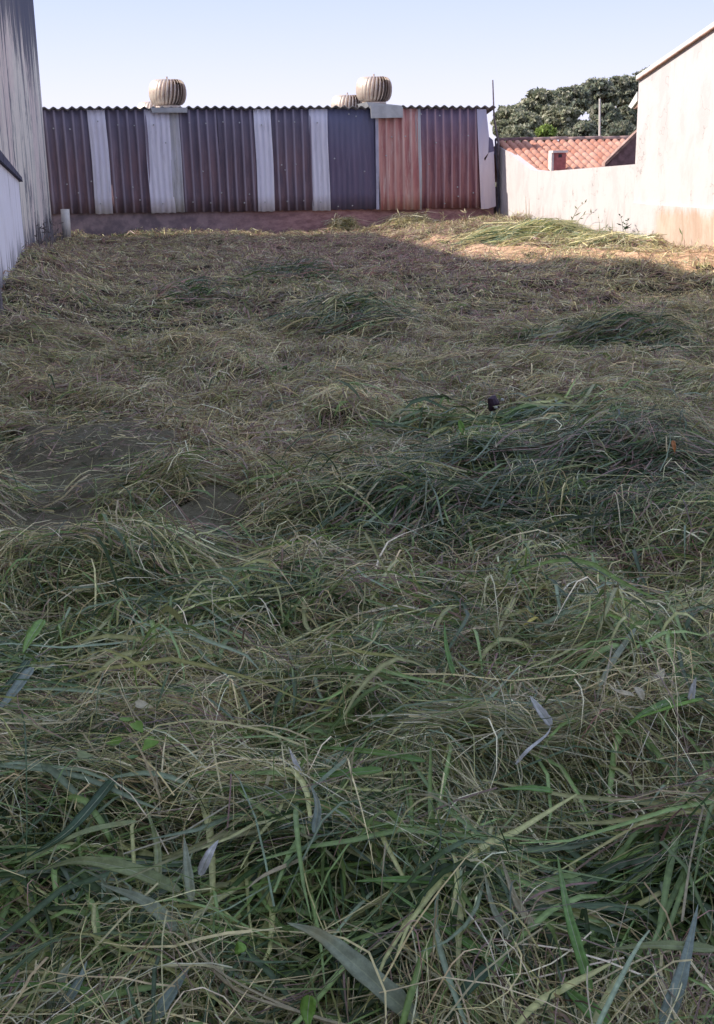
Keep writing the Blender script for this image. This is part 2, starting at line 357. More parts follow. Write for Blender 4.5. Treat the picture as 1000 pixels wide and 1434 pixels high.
gs = grid('bare_ground', XL, 1.6, 4.5, 12.5, .05, .06, M_BARE, lambda X, Y: gh(X, Y) - .035 + .085 * bare(X, Y) + .022 * (vnoise(X * 14, Y * 12) - .5) + .015 * (vnoise(X * 31, Y * 25) - .5))
M_SUN_STRIP = simple('sunlit_tan_soil', (.50, .32, .20), .5, 9, .95, .1)  # bright tan carries the sunlight of the strip in its colour
grid('sunlit_tan_ground', 4.6, XR, 13.0, 24.5, .07, .08, M_SUN_STRIP, lambda X, Y: gh(X, Y) - .02 + .05 * sun_strip(X, Y))
box('surrounding_ground', -1500, 1500, -300, 2500, -.9, -.35, M_FAR)['kind'] = 'structure'

# ------------------------------------------------------------------ left building
HB = 5.17; HB2 = 6.85
lb = empty('plaster_building', (XL - 4, 12, 0), 'tall plastered building with black mould streaks along the left edge of the lot', 'building')
prof = [(-6, -.4), (YS - .7, -.4), (YS - .7, HB), (18.2, HB), (16.4, HB2), (-6, HB2)]
V, F = prismX(prof, XL - 7, XL); mesh('wall', V, F, M_MOULD, lb)
p0 = onX(26, 253, XL + .03); p1 = onX(0, 229, XL + .03); sl = (p1[2] - p0[2]) / (p1[1] - p0[1])
zt = lambda y: p0[2] + sl * (y - p0[1])
yf = p0[1]
V, F = prismX([(9, -.3), (yf, -.3), (yf, zt(yf)), (12.5, zt(12.5)), (9, zt(12.5))], XL + .002, XL + .03); mesh('painted_render', V, F, M_LILAC, lb, )
V, F = prismX([(yf + .22, zt(yf + .22)), (yf + .1, zt(yf + .1) + .05), (12.5, zt(12.5) + .15), (12.5, zt(12.5) + .004), (yf, zt(yf) + .004)], XL + .002, XL + .07)
mesh('sloping_coping', V, F, M_DARKCEM, lb)

# ------------------------------------------------------------------ shed with corrugated sheets
shed = empty('corrugated_shed', (3.2, YS + 3, .1), 'low shed across the back, its front a patchwork of purple, white and red corrugated sheets', 'shed')
xl, xr = onY(60, 230, YS)[0] - .45, onY(684, 230, YS)[0]
ztop = lambda x: 2.80 + (onY(600, 151, YS)[2] - 2.80) * (x - xl) / (xr - xl)
zl, zr = onY(100, 153, YS)[2], onY(660, 151, YS)[2]
ztop = lambda x: zl + (zr - zl) * (x - onY(100, 153, YS)[0]) / (onY(660, 151, YS)[0] - onY(100, 153, YS)[0])
bl, br = onY(130, 299, YS), onY(668, 291, YS)
zbot = lambda x: bl[2] + (br[2] - bl[2]) * (x - bl[0]) / (br[0] - bl[0])
xr2 = onY(694, 300, YS)[0]
box('plinth', xl - .05, xr2 - .02, YS + .07, YS + .22, -.1, zbot(4) + .06, M_PLINTH, shed)
box('side_wall', xl - .03, xl + .10, YS + .225, YS + 8.9, -.1, 1.0, M_PLINTH, shed)
box('side_wall', xr - .15, xr - .02, YS + .225, YS + 8.9, -.1, 1.0, M_PLINTH, shed)
box('back_wall', xl + .105, xr - .155, YS + 8.7, YS + 8.89, -.1, .98, M_PLINTH, shed)
box('frame_rail', xl + .1, xr - .1, YS + .10, YS + .16, zl - .22, zl - .12, M_DARKIN, shed)
def corr_profile(x0, x1, pitch, amp, ph=0.0, sharp=1.0, n=8):
    k = max(4, int((x1 - x0) / pitch * n)); xs = np.linspace(x0, x1, k + 1)
    w = (.5 + .5 * np.cos((xs - ph) / pitch * 2 * math.pi)) ** sharp; return xs, amp * w
def corr_sheet(name, px0, px1, mat, pitch, amp, sharp=1.0, y0=0.0, drop=0.0, lean=.012, ptop=0, label=None, bulge=0.0):
    x0 = onY(px0, 156, YS)[0]; x1 = onY(px1, 156, YS)[0]; xs, w = corr_profile(x0, x1, pitch, amp, 0, sharp)
    V, F = [], []; rows = 7; n = len(xs)
    for s in (0, 1):
        for r in range(rows):
            f = r / (rows - 1)
            for x, d in zip(xs, w):
                zt_, zb_ = ztop(x) - .01, zbot(x) - drop
                zz = zt_ + (zb_ - zt_) * f + (.006 * math.sin(x * 41) if r == rows - 1 else 0)
                V.append((x + .008 * math.sin(zz * 3.1 + px0) + lean * (2.8 - zz) + bulge * math.sin(f * 3), YS + .03 + y0 - d * (1 + .18 * math.sin(x * 9 + zz * 2)) + .008 * math.sin(x * 4.3 + zz * 2.7 + px0) + s * .007, zz))
    N = rows * n
    for r in range(rows - 1):
        for i in range(n - 1):
            a = r * n + i; F.append((a, a + n, a + n + 1, a + 1)); F.append((N + a, N + a + 1, N + a + n + 1, N + a + n))
    for i in range(n - 1): F.append((i, i + 1, N + i + 1, N + i)); b = (rows - 1) * n + i; F.append((b, N + b, N + b + 1, b + 1))
    for r in range(rows - 1):
        a = r * n; F.append((a, N + a, N + a + n, a + n)); b = r * n + n - 1; F.append((b, b + n, N + b + n, N + b))
    o = mesh(name, V, F, mat, shed, smooth=False)
    o.data.polygons.foreach_set('use_smooth', [True] * len(o.data.polygons))
    if label: o['label'] = label
    return o
P = .177
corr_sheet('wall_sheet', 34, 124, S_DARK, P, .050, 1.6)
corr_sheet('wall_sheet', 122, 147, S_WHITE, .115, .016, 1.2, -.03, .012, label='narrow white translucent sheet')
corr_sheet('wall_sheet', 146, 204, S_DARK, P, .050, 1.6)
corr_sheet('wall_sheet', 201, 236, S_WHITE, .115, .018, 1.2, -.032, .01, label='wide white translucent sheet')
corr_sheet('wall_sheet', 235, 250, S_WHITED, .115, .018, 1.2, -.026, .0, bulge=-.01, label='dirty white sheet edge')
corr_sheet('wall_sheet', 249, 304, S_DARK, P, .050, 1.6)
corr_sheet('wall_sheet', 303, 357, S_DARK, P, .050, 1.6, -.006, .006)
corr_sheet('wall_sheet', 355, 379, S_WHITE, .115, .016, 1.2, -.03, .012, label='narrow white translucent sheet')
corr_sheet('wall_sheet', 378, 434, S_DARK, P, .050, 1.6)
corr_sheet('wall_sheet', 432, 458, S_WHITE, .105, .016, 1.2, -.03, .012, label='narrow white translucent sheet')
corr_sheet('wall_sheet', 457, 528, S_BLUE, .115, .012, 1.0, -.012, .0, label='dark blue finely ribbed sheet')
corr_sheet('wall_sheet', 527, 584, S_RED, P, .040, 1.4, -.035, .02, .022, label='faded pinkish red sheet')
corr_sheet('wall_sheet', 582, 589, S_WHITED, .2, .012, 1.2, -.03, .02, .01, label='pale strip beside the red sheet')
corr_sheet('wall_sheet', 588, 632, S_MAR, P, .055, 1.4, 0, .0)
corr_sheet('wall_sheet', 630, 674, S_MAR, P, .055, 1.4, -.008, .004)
box('flashing_strip', onY(525, 165, YS)[0], onY(529, 165, YS)[0], YS - .06, YS - .03, zbot(5.6) + .0, ztop(5.6) - .2, M_STRIP, shed)
def flat_piece(name, pts, y0, th, mat, label=None):
    V, F = prismY([(onY(a, b, YS)[0], onY(a, b, YS)[2]) for a, b in pts][::-1], YS + y0, YS + y0 + th); o = mesh(name, V, F, mat, shed)
    if label: o['label'] = label
    return o
flat_piece('end_sheet', [(667, 153), (680, 153), (684, 190), (683, 214), (677, 222), (681, 232), (684, 292), (673, 293)], -.045, .01, S_PALE, 'pale flat sheet with torn edge')
flat_piece('end_sheet', [(679, 225), (684, 214), (691, 212), (694, 289), (683, 292), (680, 240)], -.030, .012, S_PALE)
flat_piece('end_sheet', [(683, 190), (690, 196), (693, 216), (684, 218)], -.012, .01, S_BLUE)
# roof sheets falling away behind, waves seen end on along the top
slope = -.17
nx = 9; rw = (xr + .12 - xl) / nx
for i in range(nx):
    a, b = xl + i * rw, xl + (i + 1) * rw + (.05 if i < nx - 1 else 0); xs, w = corr_profile(a, b, P, .046, 0, 1.0)
    V, F = [], []; n = len(xs); lift = .010 * (i % 2)
    for s in (0, 1):
        for yy in (YS - .09, YS + 9.0):
            for x, d in zip(xs, w): V.append((x, yy, ztop(x) - .012 + lift + d + slope * (yy - YS) + (0 if s else -.018)))
    for s in (0, 1):
        for k in range(n - 1):
            q = (s * 2 * n + k, s * 2 * n + k + 1, s * 2 * n + n + k + 1, s * 2 * n + n + k); F.append(q if s else q[::-1])
    for k in range(n - 1):
        F.append((k, k + 1, 2 * n + k + 1, 2 * n + k)); F.append((n + k, 3 * n + k, 3 * n + k + 1, n + k + 1))
    F.append((0, 2 * n, 3 * n, n)); F.append((n - 1, 2 * n - 1, 4 * n - 1, 3 * n - 1))
    mesh('roof_sheet', V, F, M_ROOFCEM, shed, smooth=True)
# bolts and drip marks
bp = []
for (a, b) in ((128, 254), (163, 277), (94, 258), (394, 231), (414, 230), (399, 238), (548, 192), (567, 191), (540, 218), (488, 160), (498, 163), (473, 289), (493, 288), (589, 160), (615, 162), (640, 262), (662, 270), (349, 272), (310, 270), (186, 262), (232, 200), (641, 275), (284, 240), (75, 180), (98, 181), (110, 270), (165, 175), (188, 176), (196, 280), (265, 172), (288, 173), (312, 171), (335, 172), (270, 283), (295, 284), (342, 284), (390, 170), (412, 171), (425, 281), (402, 282), (468, 222), (510, 240), (600, 230), (622, 285), (655, 190), (610, 200), (137, 170), (141, 285), (215, 175), (228, 285), (366, 175), (371, 283), (444, 172), (449, 283)):
    x, _, z = onY(a, b, YS); V, F = lathe([(0.016, 0), (.016, .012), (.006, .018)], (0, 0, 0), 7); bp.append(([(x + v[0], YS - .04 - v[2], z + v[1]) for v in V], F))
V, F = merge(bp); mesh('bolts', V, F, M_GALV, shed)['kind'] = 'stuff'

# ------------------------------------------------------------------ roof turbines
def turbine(c, R, label, big=True, flash=None):
    H = R * 1.36
    e = empty('roof_turbine', c, label, 'roof vent', 'wind turbines on the shed roof')
    V, F = lathe([(R * .52, -.26), (R * .55, -.02), (R * .66, .0), (R * .68, .03), (R * .60, .05)], c, 28); mesh('neck', V, F, M_TURB, e, smooth=True)
    V, F = lathe([(R * .50, .05), (R * .62, .2 * H), (R * .66, .5 * H), (R * .6, .8 * H), (R * .45, H * .95)], c, 20); mesh('inner_drum', V, F, M_DRUM, e, smooth=True)
    pc = []; nf = 27
    for k in range(nf):
        a0 = 2 * math.pi * k / nf; Vv, Fv = [], []; m = 9
        for i in range(m + 1):
            f = i / m; ph = math.pi * (.10 + .80 * f); r = R * (.30 + .70 * math.sin(ph) ** .75); z = .04 + H * (.5 - .5 * math.cos(math.pi * f)) * .97
            tw = a0 + .28 * f; wd = .100 * (R / .38)
            for (dr, da) in ((0, 0), (-.075 * R / .38, wd / R * .95), (-.084 * R / .38, wd / R * .95), (-.007, 0)):
                rr = max(.02, r + dr); Vv.append((c[0] + rr * math.cos(tw + da), c[1] + rr * math.sin(tw + da), c[2] + z))
        for i in range(m):
            for j in range(4):
                j2 = (j + 1) % 4; Fv.append((i * 4 + j, i * 4 + j2, (i + 1) * 4 + j2, (i + 1) * 4 + j))
        pc.append((Vv, Fv))
    V, F = merge(pc); o = mesh('vane', V, F, M_TURB, e, smooth=True); o['kind'] = 'stuff'
    V, F = lathe([(R * .62, H * .93), (R * .60, H * .985), (R * .35, H * 1.05), (.02, H * 1.07)], c, 26); tcap = mesh('top_cap', V, F, M_TURB, e, smooth=True)
    V, F = lathe([(.02, H * 1.06), (.02, H * 1.06 + .05)], c, 8); mesh('spindle', V, F, M_TURB, tcap) 
    return e
tc = onY(236, 151, YS + .45); t1 = turbine((tc[0], YS + .45, tc[2]), .385, 'round metal turbine vent above the wide white sheet near the left')
tc = onY(524, 146, YS + .45); t2 = turbine((tc[0], YS + .45, tc[2]), .385, 'round metal turbine vent above the grey flap and the red sheet')
tc = onY(487, 168, YS + 3.2); t3 = turbine((tc[0], YS + 3.2, tc[2]), .385, 'half hidden turbine vent behind the roof edge above the dark blue sheet')
tc = onY(217, 178, YS + 3.2); t4 = turbine((tc[0], YS + 3.2, tc[2]), .385, 'turbine vent almost wholly hidden behind the left one')
def flash_tray(e, pts, y0, y1):
    V, F = prismY([(onY(a, b, YS)[0], onY(a, b, YS)[2]) for a, b in pts][::-1], YS + y0, YS + y1); mesh('flashing', V, F, M_GALV, e)
flash_tray(t1, [(211, 151), (262, 151), (262, 158), (213, 158)], -.13, .9)
flash_tray(t2, [(517, 148), (562, 150), (562, 165), (518, 166)], -.15, -.12)
flash_tray(t2, [(512, 143), (560, 148), (562, 151), (516, 152)], -.115, .9)

# ------------------------------------------------------------------ right: whitewashed wall, house, tiled roof
pts = [(696.5, 204), (712, 213), (728, 226), (744, 238), (765, 240), (790, 238), (840, 234), (889, 230)]
top = [onX(a, b, XR)[1:] for a, b in pts]; ye = onX(889.5, 230, XR)[1]
top[-1] = (ye + .003, top[-1][1])
V, F = prismX([(top[0][0], -.3)] + [tuple(q) for q in top] + [(top[-1][0], -.3)], XR, XR + .14)
bw = mesh('boundary_wall', V, F, M_WHITE, None, (XR, 22, 0)); tag(bw, 'sunlit scuffed white boundary wall between the shed and the cream house', 'wall')
house = empty('cream_house', (XR + 3, 15, 0), 'windowless cream house wall rising above the right corner under a white sloping roof edge', 'house')
a = onX(893, 113, XR); b = onX(1000, 40, XR); sg = (b[2] - a[2]) / (b[1] - a[1]); yr = 13.3
zg = lambda y: a[2] + sg * (y - a[1])
hw_far = ye; zled = onX(889, 285, XR)[2]; zled2 = onX(1000, 289, XR)[2]
V, F = prismX([(9.5, zled + .003), (hw_far, zled + .003), (hw_far, zg(hw_far)), (yr, zg(yr)), (9.5, zg(yr) - .9)], XR, XR + 6); mesh('wall', V, F, M_HOUSE, house)
V, F = prismX([(9.5, -.3), (hw_far, -.3), (hw_far, zled - .02), (hw_far, zled), (9.5, zled2)], XR - .035, XR + 6); mesh('base_band', V, F, M_BASEBAND, house)
V, F = prismX([(hw_far + .05, zg(hw_far + .05) + .005), (hw_far + .05, zg(hw_far + .05) + .075), (yr, zg(yr) + .075), (yr, zg(yr) + .005)], XR - .03, XR + 6.2); mesh('roof', V, F, M_VERGE, house)
V, F = prismX([(hw_far + .0, zg(hw_far) - .012), (hw_far + .0, zg(hw_far) + .003), (yr, zg(yr) + .003), (yr, zg(yr) - .012)], XR - .05, XR + .0 - .001); mesh('drip_edge', V, F, M_RIDGE, house)
V, F = prismX([(yr + 0.004, zg(yr) + .115), (yr + .004, zg(yr) + .005), (9.3, zg(yr) - .9), (9.3, zg(yr) - .8)][::-1], XR - .06, XR + 6.2)
q1, q2, q3, q4 = onX(892.5, 128, XR), onX(880, 149, XR), onX(884, 152, XR), onX(892.5, 141, XR)
V, F = prismX([tuple(q1[1:]), tuple(q2[1:]), tuple(q3[1:]), tuple(q4[1:])], XR, XR + 5); mesh('eave_board', V, F, M_VERGE, house)
q1, q2, q3 = onX(892.5, 142, XR), onX(884.5, 153, XR), onX(892.5, 149, XR)
V, F = prismX([tuple(q1[1:]), tuple(q2[1:]), tuple(q3[1:])], XR + .03, XR + 5); mesh('rafter_end', V, F, M_RIDGE, house)
V, F = tube([(XR + .12, hw_far + .06, 1.2), (XR + .12, hw_far + .06, zg(hw_far) - .4)], .025, 8); mesh('downpipe', V, F, M_RIDGE, house)

# tiled roof behind the wall, tiles one by one
YR0 = YS + .35; zR = onY(720, 198, YR0)[2]
tr = empty('tiled_house', (XR + 2, YR0, 0), 'low orange clay tiled roof seen just above the white boundary wall', 'house')
TW, TL, TS = .172, .27, .235
def tile_mesh(name, R, L, m, th=.014, n=7):
    V, F = [], []
    for s in (0, 1):
        for j, yy in enumerate((0.0, -L)):
            rr = R * (.88 if j == 0 else 1.0)
            for k in range(n):
                a = math.pi * k / (n - 1); V.append((-math.cos(a) * (rr - s * th), yy, math.sin(a) * (rr - s * th) * .82))
    for s in (0, 1):
        for k in range(n - 1):
            q = (s * 2 * n + k, s * 2 * n + n + k, s * 2 * n + n + k + 1, s * 2 * n + k + 1); F.append(q[::-1] if s else q)
    for k in range(n - 1): F.append((n + k, 3 * n + k, 3 * n + k + 1, n + k + 1))
    me = bpy.data.meshes.new(name); me.from_pydata(V, [], F); me.materials.append(m); me.polygons.foreach_set('use_smooth', [True] * len(F)); return me
TM = tile_mesh('roof_tile', .083, TL, M_TILE)
ROWS, COLS = 12, 19; sl_r = .31; ang = math.atan(sl_r)
x0 = XR + .02
V, F = [], []
under = [(x0, YR0, zR - .03), (x0 + COLS * TW, YR0, zR - .03), (x0 + COLS * TW, YR0 - ROWS * TS, zR - .03 - ROWS * TS * sl_r), (x0, YR0 - ROWS * TS, zR - .03 - ROWS * TS * sl_r)]
V = under + [(p[0], p[1], p[2] - .05) for p in under]; mesh('roof_base', V, BF, M_RIDGEDK, tr)
for r in range(ROWS):
    for c_ in range(COLS):
        x = x0 + (c_ + .45) * TW + random.uniform(-.006, .006); y = YR0 - r * TS
        share('roof_tile', TM, tr, (x, y, zR - .015 + slope * 0 - sl_r * r * TS + .0), (ang + .045 + random.uniform(-.012, .012), 0, random.uniform(-.02, .02)), (1, 1, 1))
V, F = prismX([(YR0 + 2.6, zR - .9), (YR0, zR - .06), (YR0 + .0, zR - .01), (YR0 + 2.6, zR - .83)], x0, x0 + COLS * TW); mesh('rear_slope', V, F, M_TILE, tr)
box('wall', x0 + .05, x0 + COLS * TW - .1, YR0 - 2.2, YR0 + 2.4, -.2, zR - 1.0, M_WHITE, tr)
RT = tile_mesh('ridge_tile', .085, .42, M_RIDGE); RTD = tile_mesh('ridge_tile', .085, .42, M_RIDGEDK)
for k in range(9):
    x = x0 - .05 + k * .40; share('ridge_tile', RTD if k < 2 else RT, tr, (x, YR0 + .01, zR + .015 + .006 * (k % 2)), (0, -.02, math.pi / 2))
# small vent chimney on the tiles
cx = onY(781, 222, 24.4)[0]; cz0 = onY(781, 242, 24.4)[2]; cz1 = onY(781, 214, 24.4)[2]
ch = empty('vent_chimney', (cx, 24.4, cz0), 'small red brick vent chimney with pale cap standing on the clay tiles', 'chimney')
box('shaft', cx - .115, cx + .14, 24.3, 24.5, cz0 - .1, cz1, M_CHIM, ch); box('cap', cx - .15, cx + .165, 24.27, 24.53, cz1 + .001, cz1 + .045, M_CHIMCAP, ch)
box('painted_side', cx - .165, cx - .118, 24.3, 24.5, cz0 - .1, cz1 - .004, M_CHIMCAP, ch); box('opening', cx - .02, cx + .05, 24.294, 24.299, cz1 - .09, cz1 - .03, M_DARKIN, ch)
# nearer lean-to gable beside the house
YG = 21.2
gb = empty('lean_to_roof', (9.5, YG, 0), 'shaded little lean-to gable with sloping verge between the tiles and the cream house', 'roof')
P1, P2 = onY(850, 231, YG), onY(896, 184, YG)
V, F = prismY([(P1[0], P1[2] - .5), (P1[0], P1[2]), (P2[0], P2[2]), (P2[0], P1[2] - .5)], YG, YG + .25); mesh('gable_wall', V, F, M_GABLE, gb)
V, F = prismY([(P1[0] - .06, P1[2] - .02), (P1[0] - .06, P1[2] + .03), (P2[0], P2[2] + .05), (P2[0], P2[2] + .003)], YG - .05, YG + .1); mesh('verge', V, F, M_RIDGE, gb)
V, F = prismY([(P1[0] - .055, P1[2] + .033), (P1[0] - .055, P1[2] + .052), (P2[0], P2[2] + .072), (P2[0], P2[2] + .053)], YG - .06, YG + .06); mesh('verge_board', V, F, M_RIDGE, gb)
# masts, hose, pipe, stake
p = onY(692, 112, YS + .1); q = onY(697, 260, YS + .1)
V, F = tube([(q[0], YS + .1, .1), (q[0], YS + .1, 1.9), (p[0] + .01, YS + .1, 2.4), (p[0] - .03, YS + .1, p[2])], [.03, .028, .018, .014]); o = mesh('antenna_mast', V, F, M_POLE, None, (q[0], YS + .1, .1)); tag(o, 'thin dark mast standing at the right end of the shed', 'mast')
hp = [onY(a, b, YS - .02) for a, b in ((694, 196), (694.5, 215), (696, 232), (698.5, 250), (698, 268), (699, 285), (696.5, 300), (694, 304))]
V, F = tube(hp, .02, 8); o = mesh('hanging_hose', V, F, M_HOSE, None, hp[-1]); tag(o, 'dark hose hanging down the corner between shed and white wall', 'hose')
p = onY(840, 138, 27.2); q = onY(840, 200, 27.2)
V, F = tube([(q[0], 27.2, q[2] - .3), (p[0], 27.2, p[2])], .022); o = mesh('antenna_mast', V, F, M_MAST, None, (q[0], 27.2, q[2] - .3)); tag(o, 'thin pale mast rising behind the ridge of the clay tiles', 'mast')
b_ = onY(94, 334, 25.1); t_ = onY(91, 293, 25.1)
V, F = lathe([(.055, 0), (.085, 0), (.085, .72), (.072, .722), (.072, .5), (.01, .49)], (0, 0, 0), 20, False)
dx, dz = t_[0] - b_[0], t_[2] - b_[2]
V = [(b_[0] + v[0] + dx * v[2] / .72, 25.1 + v[1], b_[2] + v[2] * dz / .72) for v in V]
o = mesh('pvc_pipe', V, F, M_PVC, None, (b_[0], 25.1, b_[2]), smooth=True); tag(o, 'short off-white pipe standing upright in the back left corner', 'pipe')
b_ = ghit(3, 442); V, F = tube([b_ - Vector((0, 0, .1)), b_ + Vector((-.02, .02, .5))], [.03, .022], 6)
o = mesh('wooden_stake', V, F, M_STALK, None, b_); tag(o, 'dark wooden stake at the foot of the left wall, cut by the photo edge', 'stake')

# ------------------------------------------------------------------ trees
def pick(cols, n, var=.25):
    i = RNG.integers(0, len(cols), n); return np.array(cols)[i] * (1 + var * (RNG.random((n, 1)) * 2 - 1))
def leaf_cloud(cent, rad, n, size, cols):
    # cent (k,3), rad (k,): clumps; leaves sit through each clump's outer shell
    k = RNG.choice(len(cent), n, p=rad ** 2 / np.sum(rad ** 2)); d = RNG.normal(size=(n, 3)); d /= np.linalg.norm(d, axis=1)[:, None]
    d[:, 2] = np.where(d[:, 2] < -.3, -d[:, 2], d[:, 2])
    r = rad[k] * (1.28 - .8 * RNG.random(n)); c = cent[k] + d * r[:, None] * np.array([1, 1, .72])
    nrm = d + RNG.normal(size=(n, 3)) * .8; nrm /= np.linalg.norm(nrm, axis=1)[:, None]
    u = np.cross(nrm, RNG.normal(size=(n, 3))); u /= np.linalg.norm(u, axis=1)[:, None]; v = np.cross(nrm, u)
    s = size * (.6 + .8 * RNG.random(n))[:, None]
    co = np.stack([c - u * s, c - v * s * .5, c + u * s, c + v * s * .5], 1).reshape(-1, 3)
    q = np.arange(n * 4).reshape(-1, 4); col = np.repeat(pick(cols, n), 4, 0); return co, q, col
def tree(px, ytop, wpx, Y, label, cols, zb=0.0, n=7200, size=.14, flat=.62):
    cpos = onY(px, ytop, Y); R = wpx / 2 / (FPX / Y) ; X = cpos[0]; ztop_ = cpos[2]; e = empty('broadleaf_tree', (X, Y, zb), label, 'tree', 'trees behind the tiled roof')
    Hc = R * flat * 2; zc = ztop_ - Hc * .5; k = 120
    a = RNG.random(k) * 2 * math.pi; u = RNG.random(k) ** .5; hz = RNG.random(k) * 2 - 1
    prof = np.sqrt(np.clip(1 - (hz * .95) ** 2, .05, 1)); cen = np.stack([X + np.cos(a) * u * prof * R * .8, Y + np.sin(a) * u * prof * R * .8, zc + hz * Hc * .42], 1)
    rad = R * (.09 + .14 * RNG.random(k) ** 1.5); cen[:, 2] = np.minimum(cen[:, 2], ztop_ - rad * .6)
    co, q, col = leaf_cloud(cen, rad, n, size, cols)
    me = bpy.data.meshes.new('crown'); fast_mesh(me, co - np.array([X, Y, zb]), q, col, False); me.materials.append(M_LEAF)
    o = bpy.data.objects.new('crown', me); COL.objects.link(o); o.parent = e; ORG[o.name] = Vector((X, Y, zb))
    parts = [tube([(X, Y, zb - .3), (X + .1, Y, zb + (zc - zb) * .5), (X, Y + .1, zc)], [.28, .2, .13], 9)]
    for j in range(0, k, 3): parts.append(tube([(X, Y, zb + (zc - zb) * .6), tuple((np.array([X, Y, zc]) + cen[j]) / 2 - [0, 0, .1]), tuple(cen[j])], [.10, .06, .03], 6))
    V, F = merge(parts); mesh('trunk', V, F, M_BARK, e, smooth=True); return e
DK = [(.20, .22, .14), (.25, .26, .16), (.15, .175, .125), (.36, .35, .24), (.29, .27, .20)]
GR = [(.26, .27, .17), (.34, .33, .21), (.18, .20, .12), (.46, .43, .30)]
LM = [(.26, .34, .07), (.20, .28, .06), (.32, .38, .12)]
for a in ((716, 148, 62, 66, 'grey green leafy tree at the left end, beside the thin dark mast', GR),
          (705, 170, 34, 60, 'low leafy tree peeping out beside the end of the shed', GR),
          (757, 127, 80, 70, 'olive tree crown rising behind the lime green shrub', GR),
          (800, 121, 70, 74, 'dense dark tree just left of the pale mast', DK),
          (838, 111, 76, 76, 'dense dark tree crown directly behind the pale mast', DK),
          (872, 107, 66, 78, 'dark tree crown between the pale mast and the cream house', DK),
          (912, 95, 80, 82, 'tallest tree crown, partly hidden by the sloping white roof edge', DK),
          (960, 92, 80, 84, 'tree crown mostly hidden behind the cream house', DK),
          (735, 158, 60, 60, 'lower bushy tree above the left end of the clay tiles', GR),
          (790, 150, 66, 62, 'lower bushy tree right of the lime green shrub', GR),
          (845, 148, 64, 62, 'lower dark tree just above the tiles near the pale mast', DK),
          (820, 172, 70, 58, 'low bushes lying behind the foot of the pale mast', DK), (868, 172, 60, 57, 'low bushes just above the upper right tiles', DK), (725, 178, 60, 56, 'low pale bushes above the leftmost ridge tiles', GR),
          (884, 150, 56, 62, 'low dark tree in the gap beside the eave of the cream house', DK)):
    tree(*a)
tree(765, 177, 30, 50, 'small bright lime green shrub showing above the ridge of clay tiles', LM, n=1800, size=.12)

# ------------------------------------------------------------------ cut grass: hundreds of thousands of strands in the lot
STRAW, DULL, PALE = (.72, .62, .32), (.40, .36, .20), (.88, .82, .54)
OLIVE, GREEN, DKG, BLUEG = (.38, .385, .15), (.19, .285, .08), (.055, .10, .032), (.21, .275, .16)
BROWN, REDD = (.33, .215, .165), (.46, .25, .215)
PAL = np.array([STRAW, DULL, PALE, OLIVE, GREEN, DKG, BLUEG, BROWN, REDD])
def blob(x, y, lst):
    b = 0
    for px, py, w, hf in lst:
        cx_, cy_ = flat_hit(px, py); r = w / FPX * math.hypot(cy_, 1.6); ry = r * hf
        b = np.maximum(b, np.exp(-.5 * (((x - cx_) / (r * .6)) ** 2 + ((y - cy_) / (ry * .6)) ** 2)))
    return b
DARKZ = [(810, 690, 240, 1.1), (640, 740, 160, .9), (960, 680, 140, 1.2), (850, 700, 150, .7), (500, 455, 60, 1.6), (410, 388, 60, 2), (275, 425, 35, 2), (110, 1140, 90, .7), (640, 1330, 120, .6), (900, 1330, 110, .5), (860, 490, 110, 1), (150, 330, 80, 2), (550, 740, 90, .7), (20, 1000, 60, .6), (420, 1250, 110, .6), (760, 1210, 110, .5)]
GREENZ = [(700, 600, 200, .5), (300, 800, 300, .4), (250, 510, 70, 1.5), (560, 450, 60, 2), (140, 900, 200, .5), (930, 1000, 130, .5), (620, 1200, 300, .9), (450, 800, 160, .4), (960, 575, 70, .6), (150, 1120, 150, .6)]
REDZ = [(760, 400, 75, 3), (600, 372, 140, 2.8), (380, 350, 60, 2), (850, 430, 70, 1.6), (440, 385, 40, 2), (330, 435, 50, 2), (285, 420, 22, 2), (670, 410, 60, 2), (520, 345, 90, 2.5), (780, 440, 60, 1.4), (40, 1370, 70, .5), (880, 800, 190, .45), (560, 880, 90, .3), (700, 445, 60, 1.5), (440, 930, 90, .3), (960, 1400, 60, .4), (600, 545, 60, .7)]  # red zones; the far ones put lens flare into the strand colours
STRAWZ = [(560, 590, 190, .6), (330, 620, 90, .8), (740, 560, 100, .7), (700, 590, 45, .5), (860, 370, 180, 2), (480, 320, 40, .8), (575, 320, 48, .8), (860, 385, 160, 1), (300, 1050, 160, .4), (420, 1180, 160, .4)]  # straw zones; those on the sunlit strip put its brightness into the colour
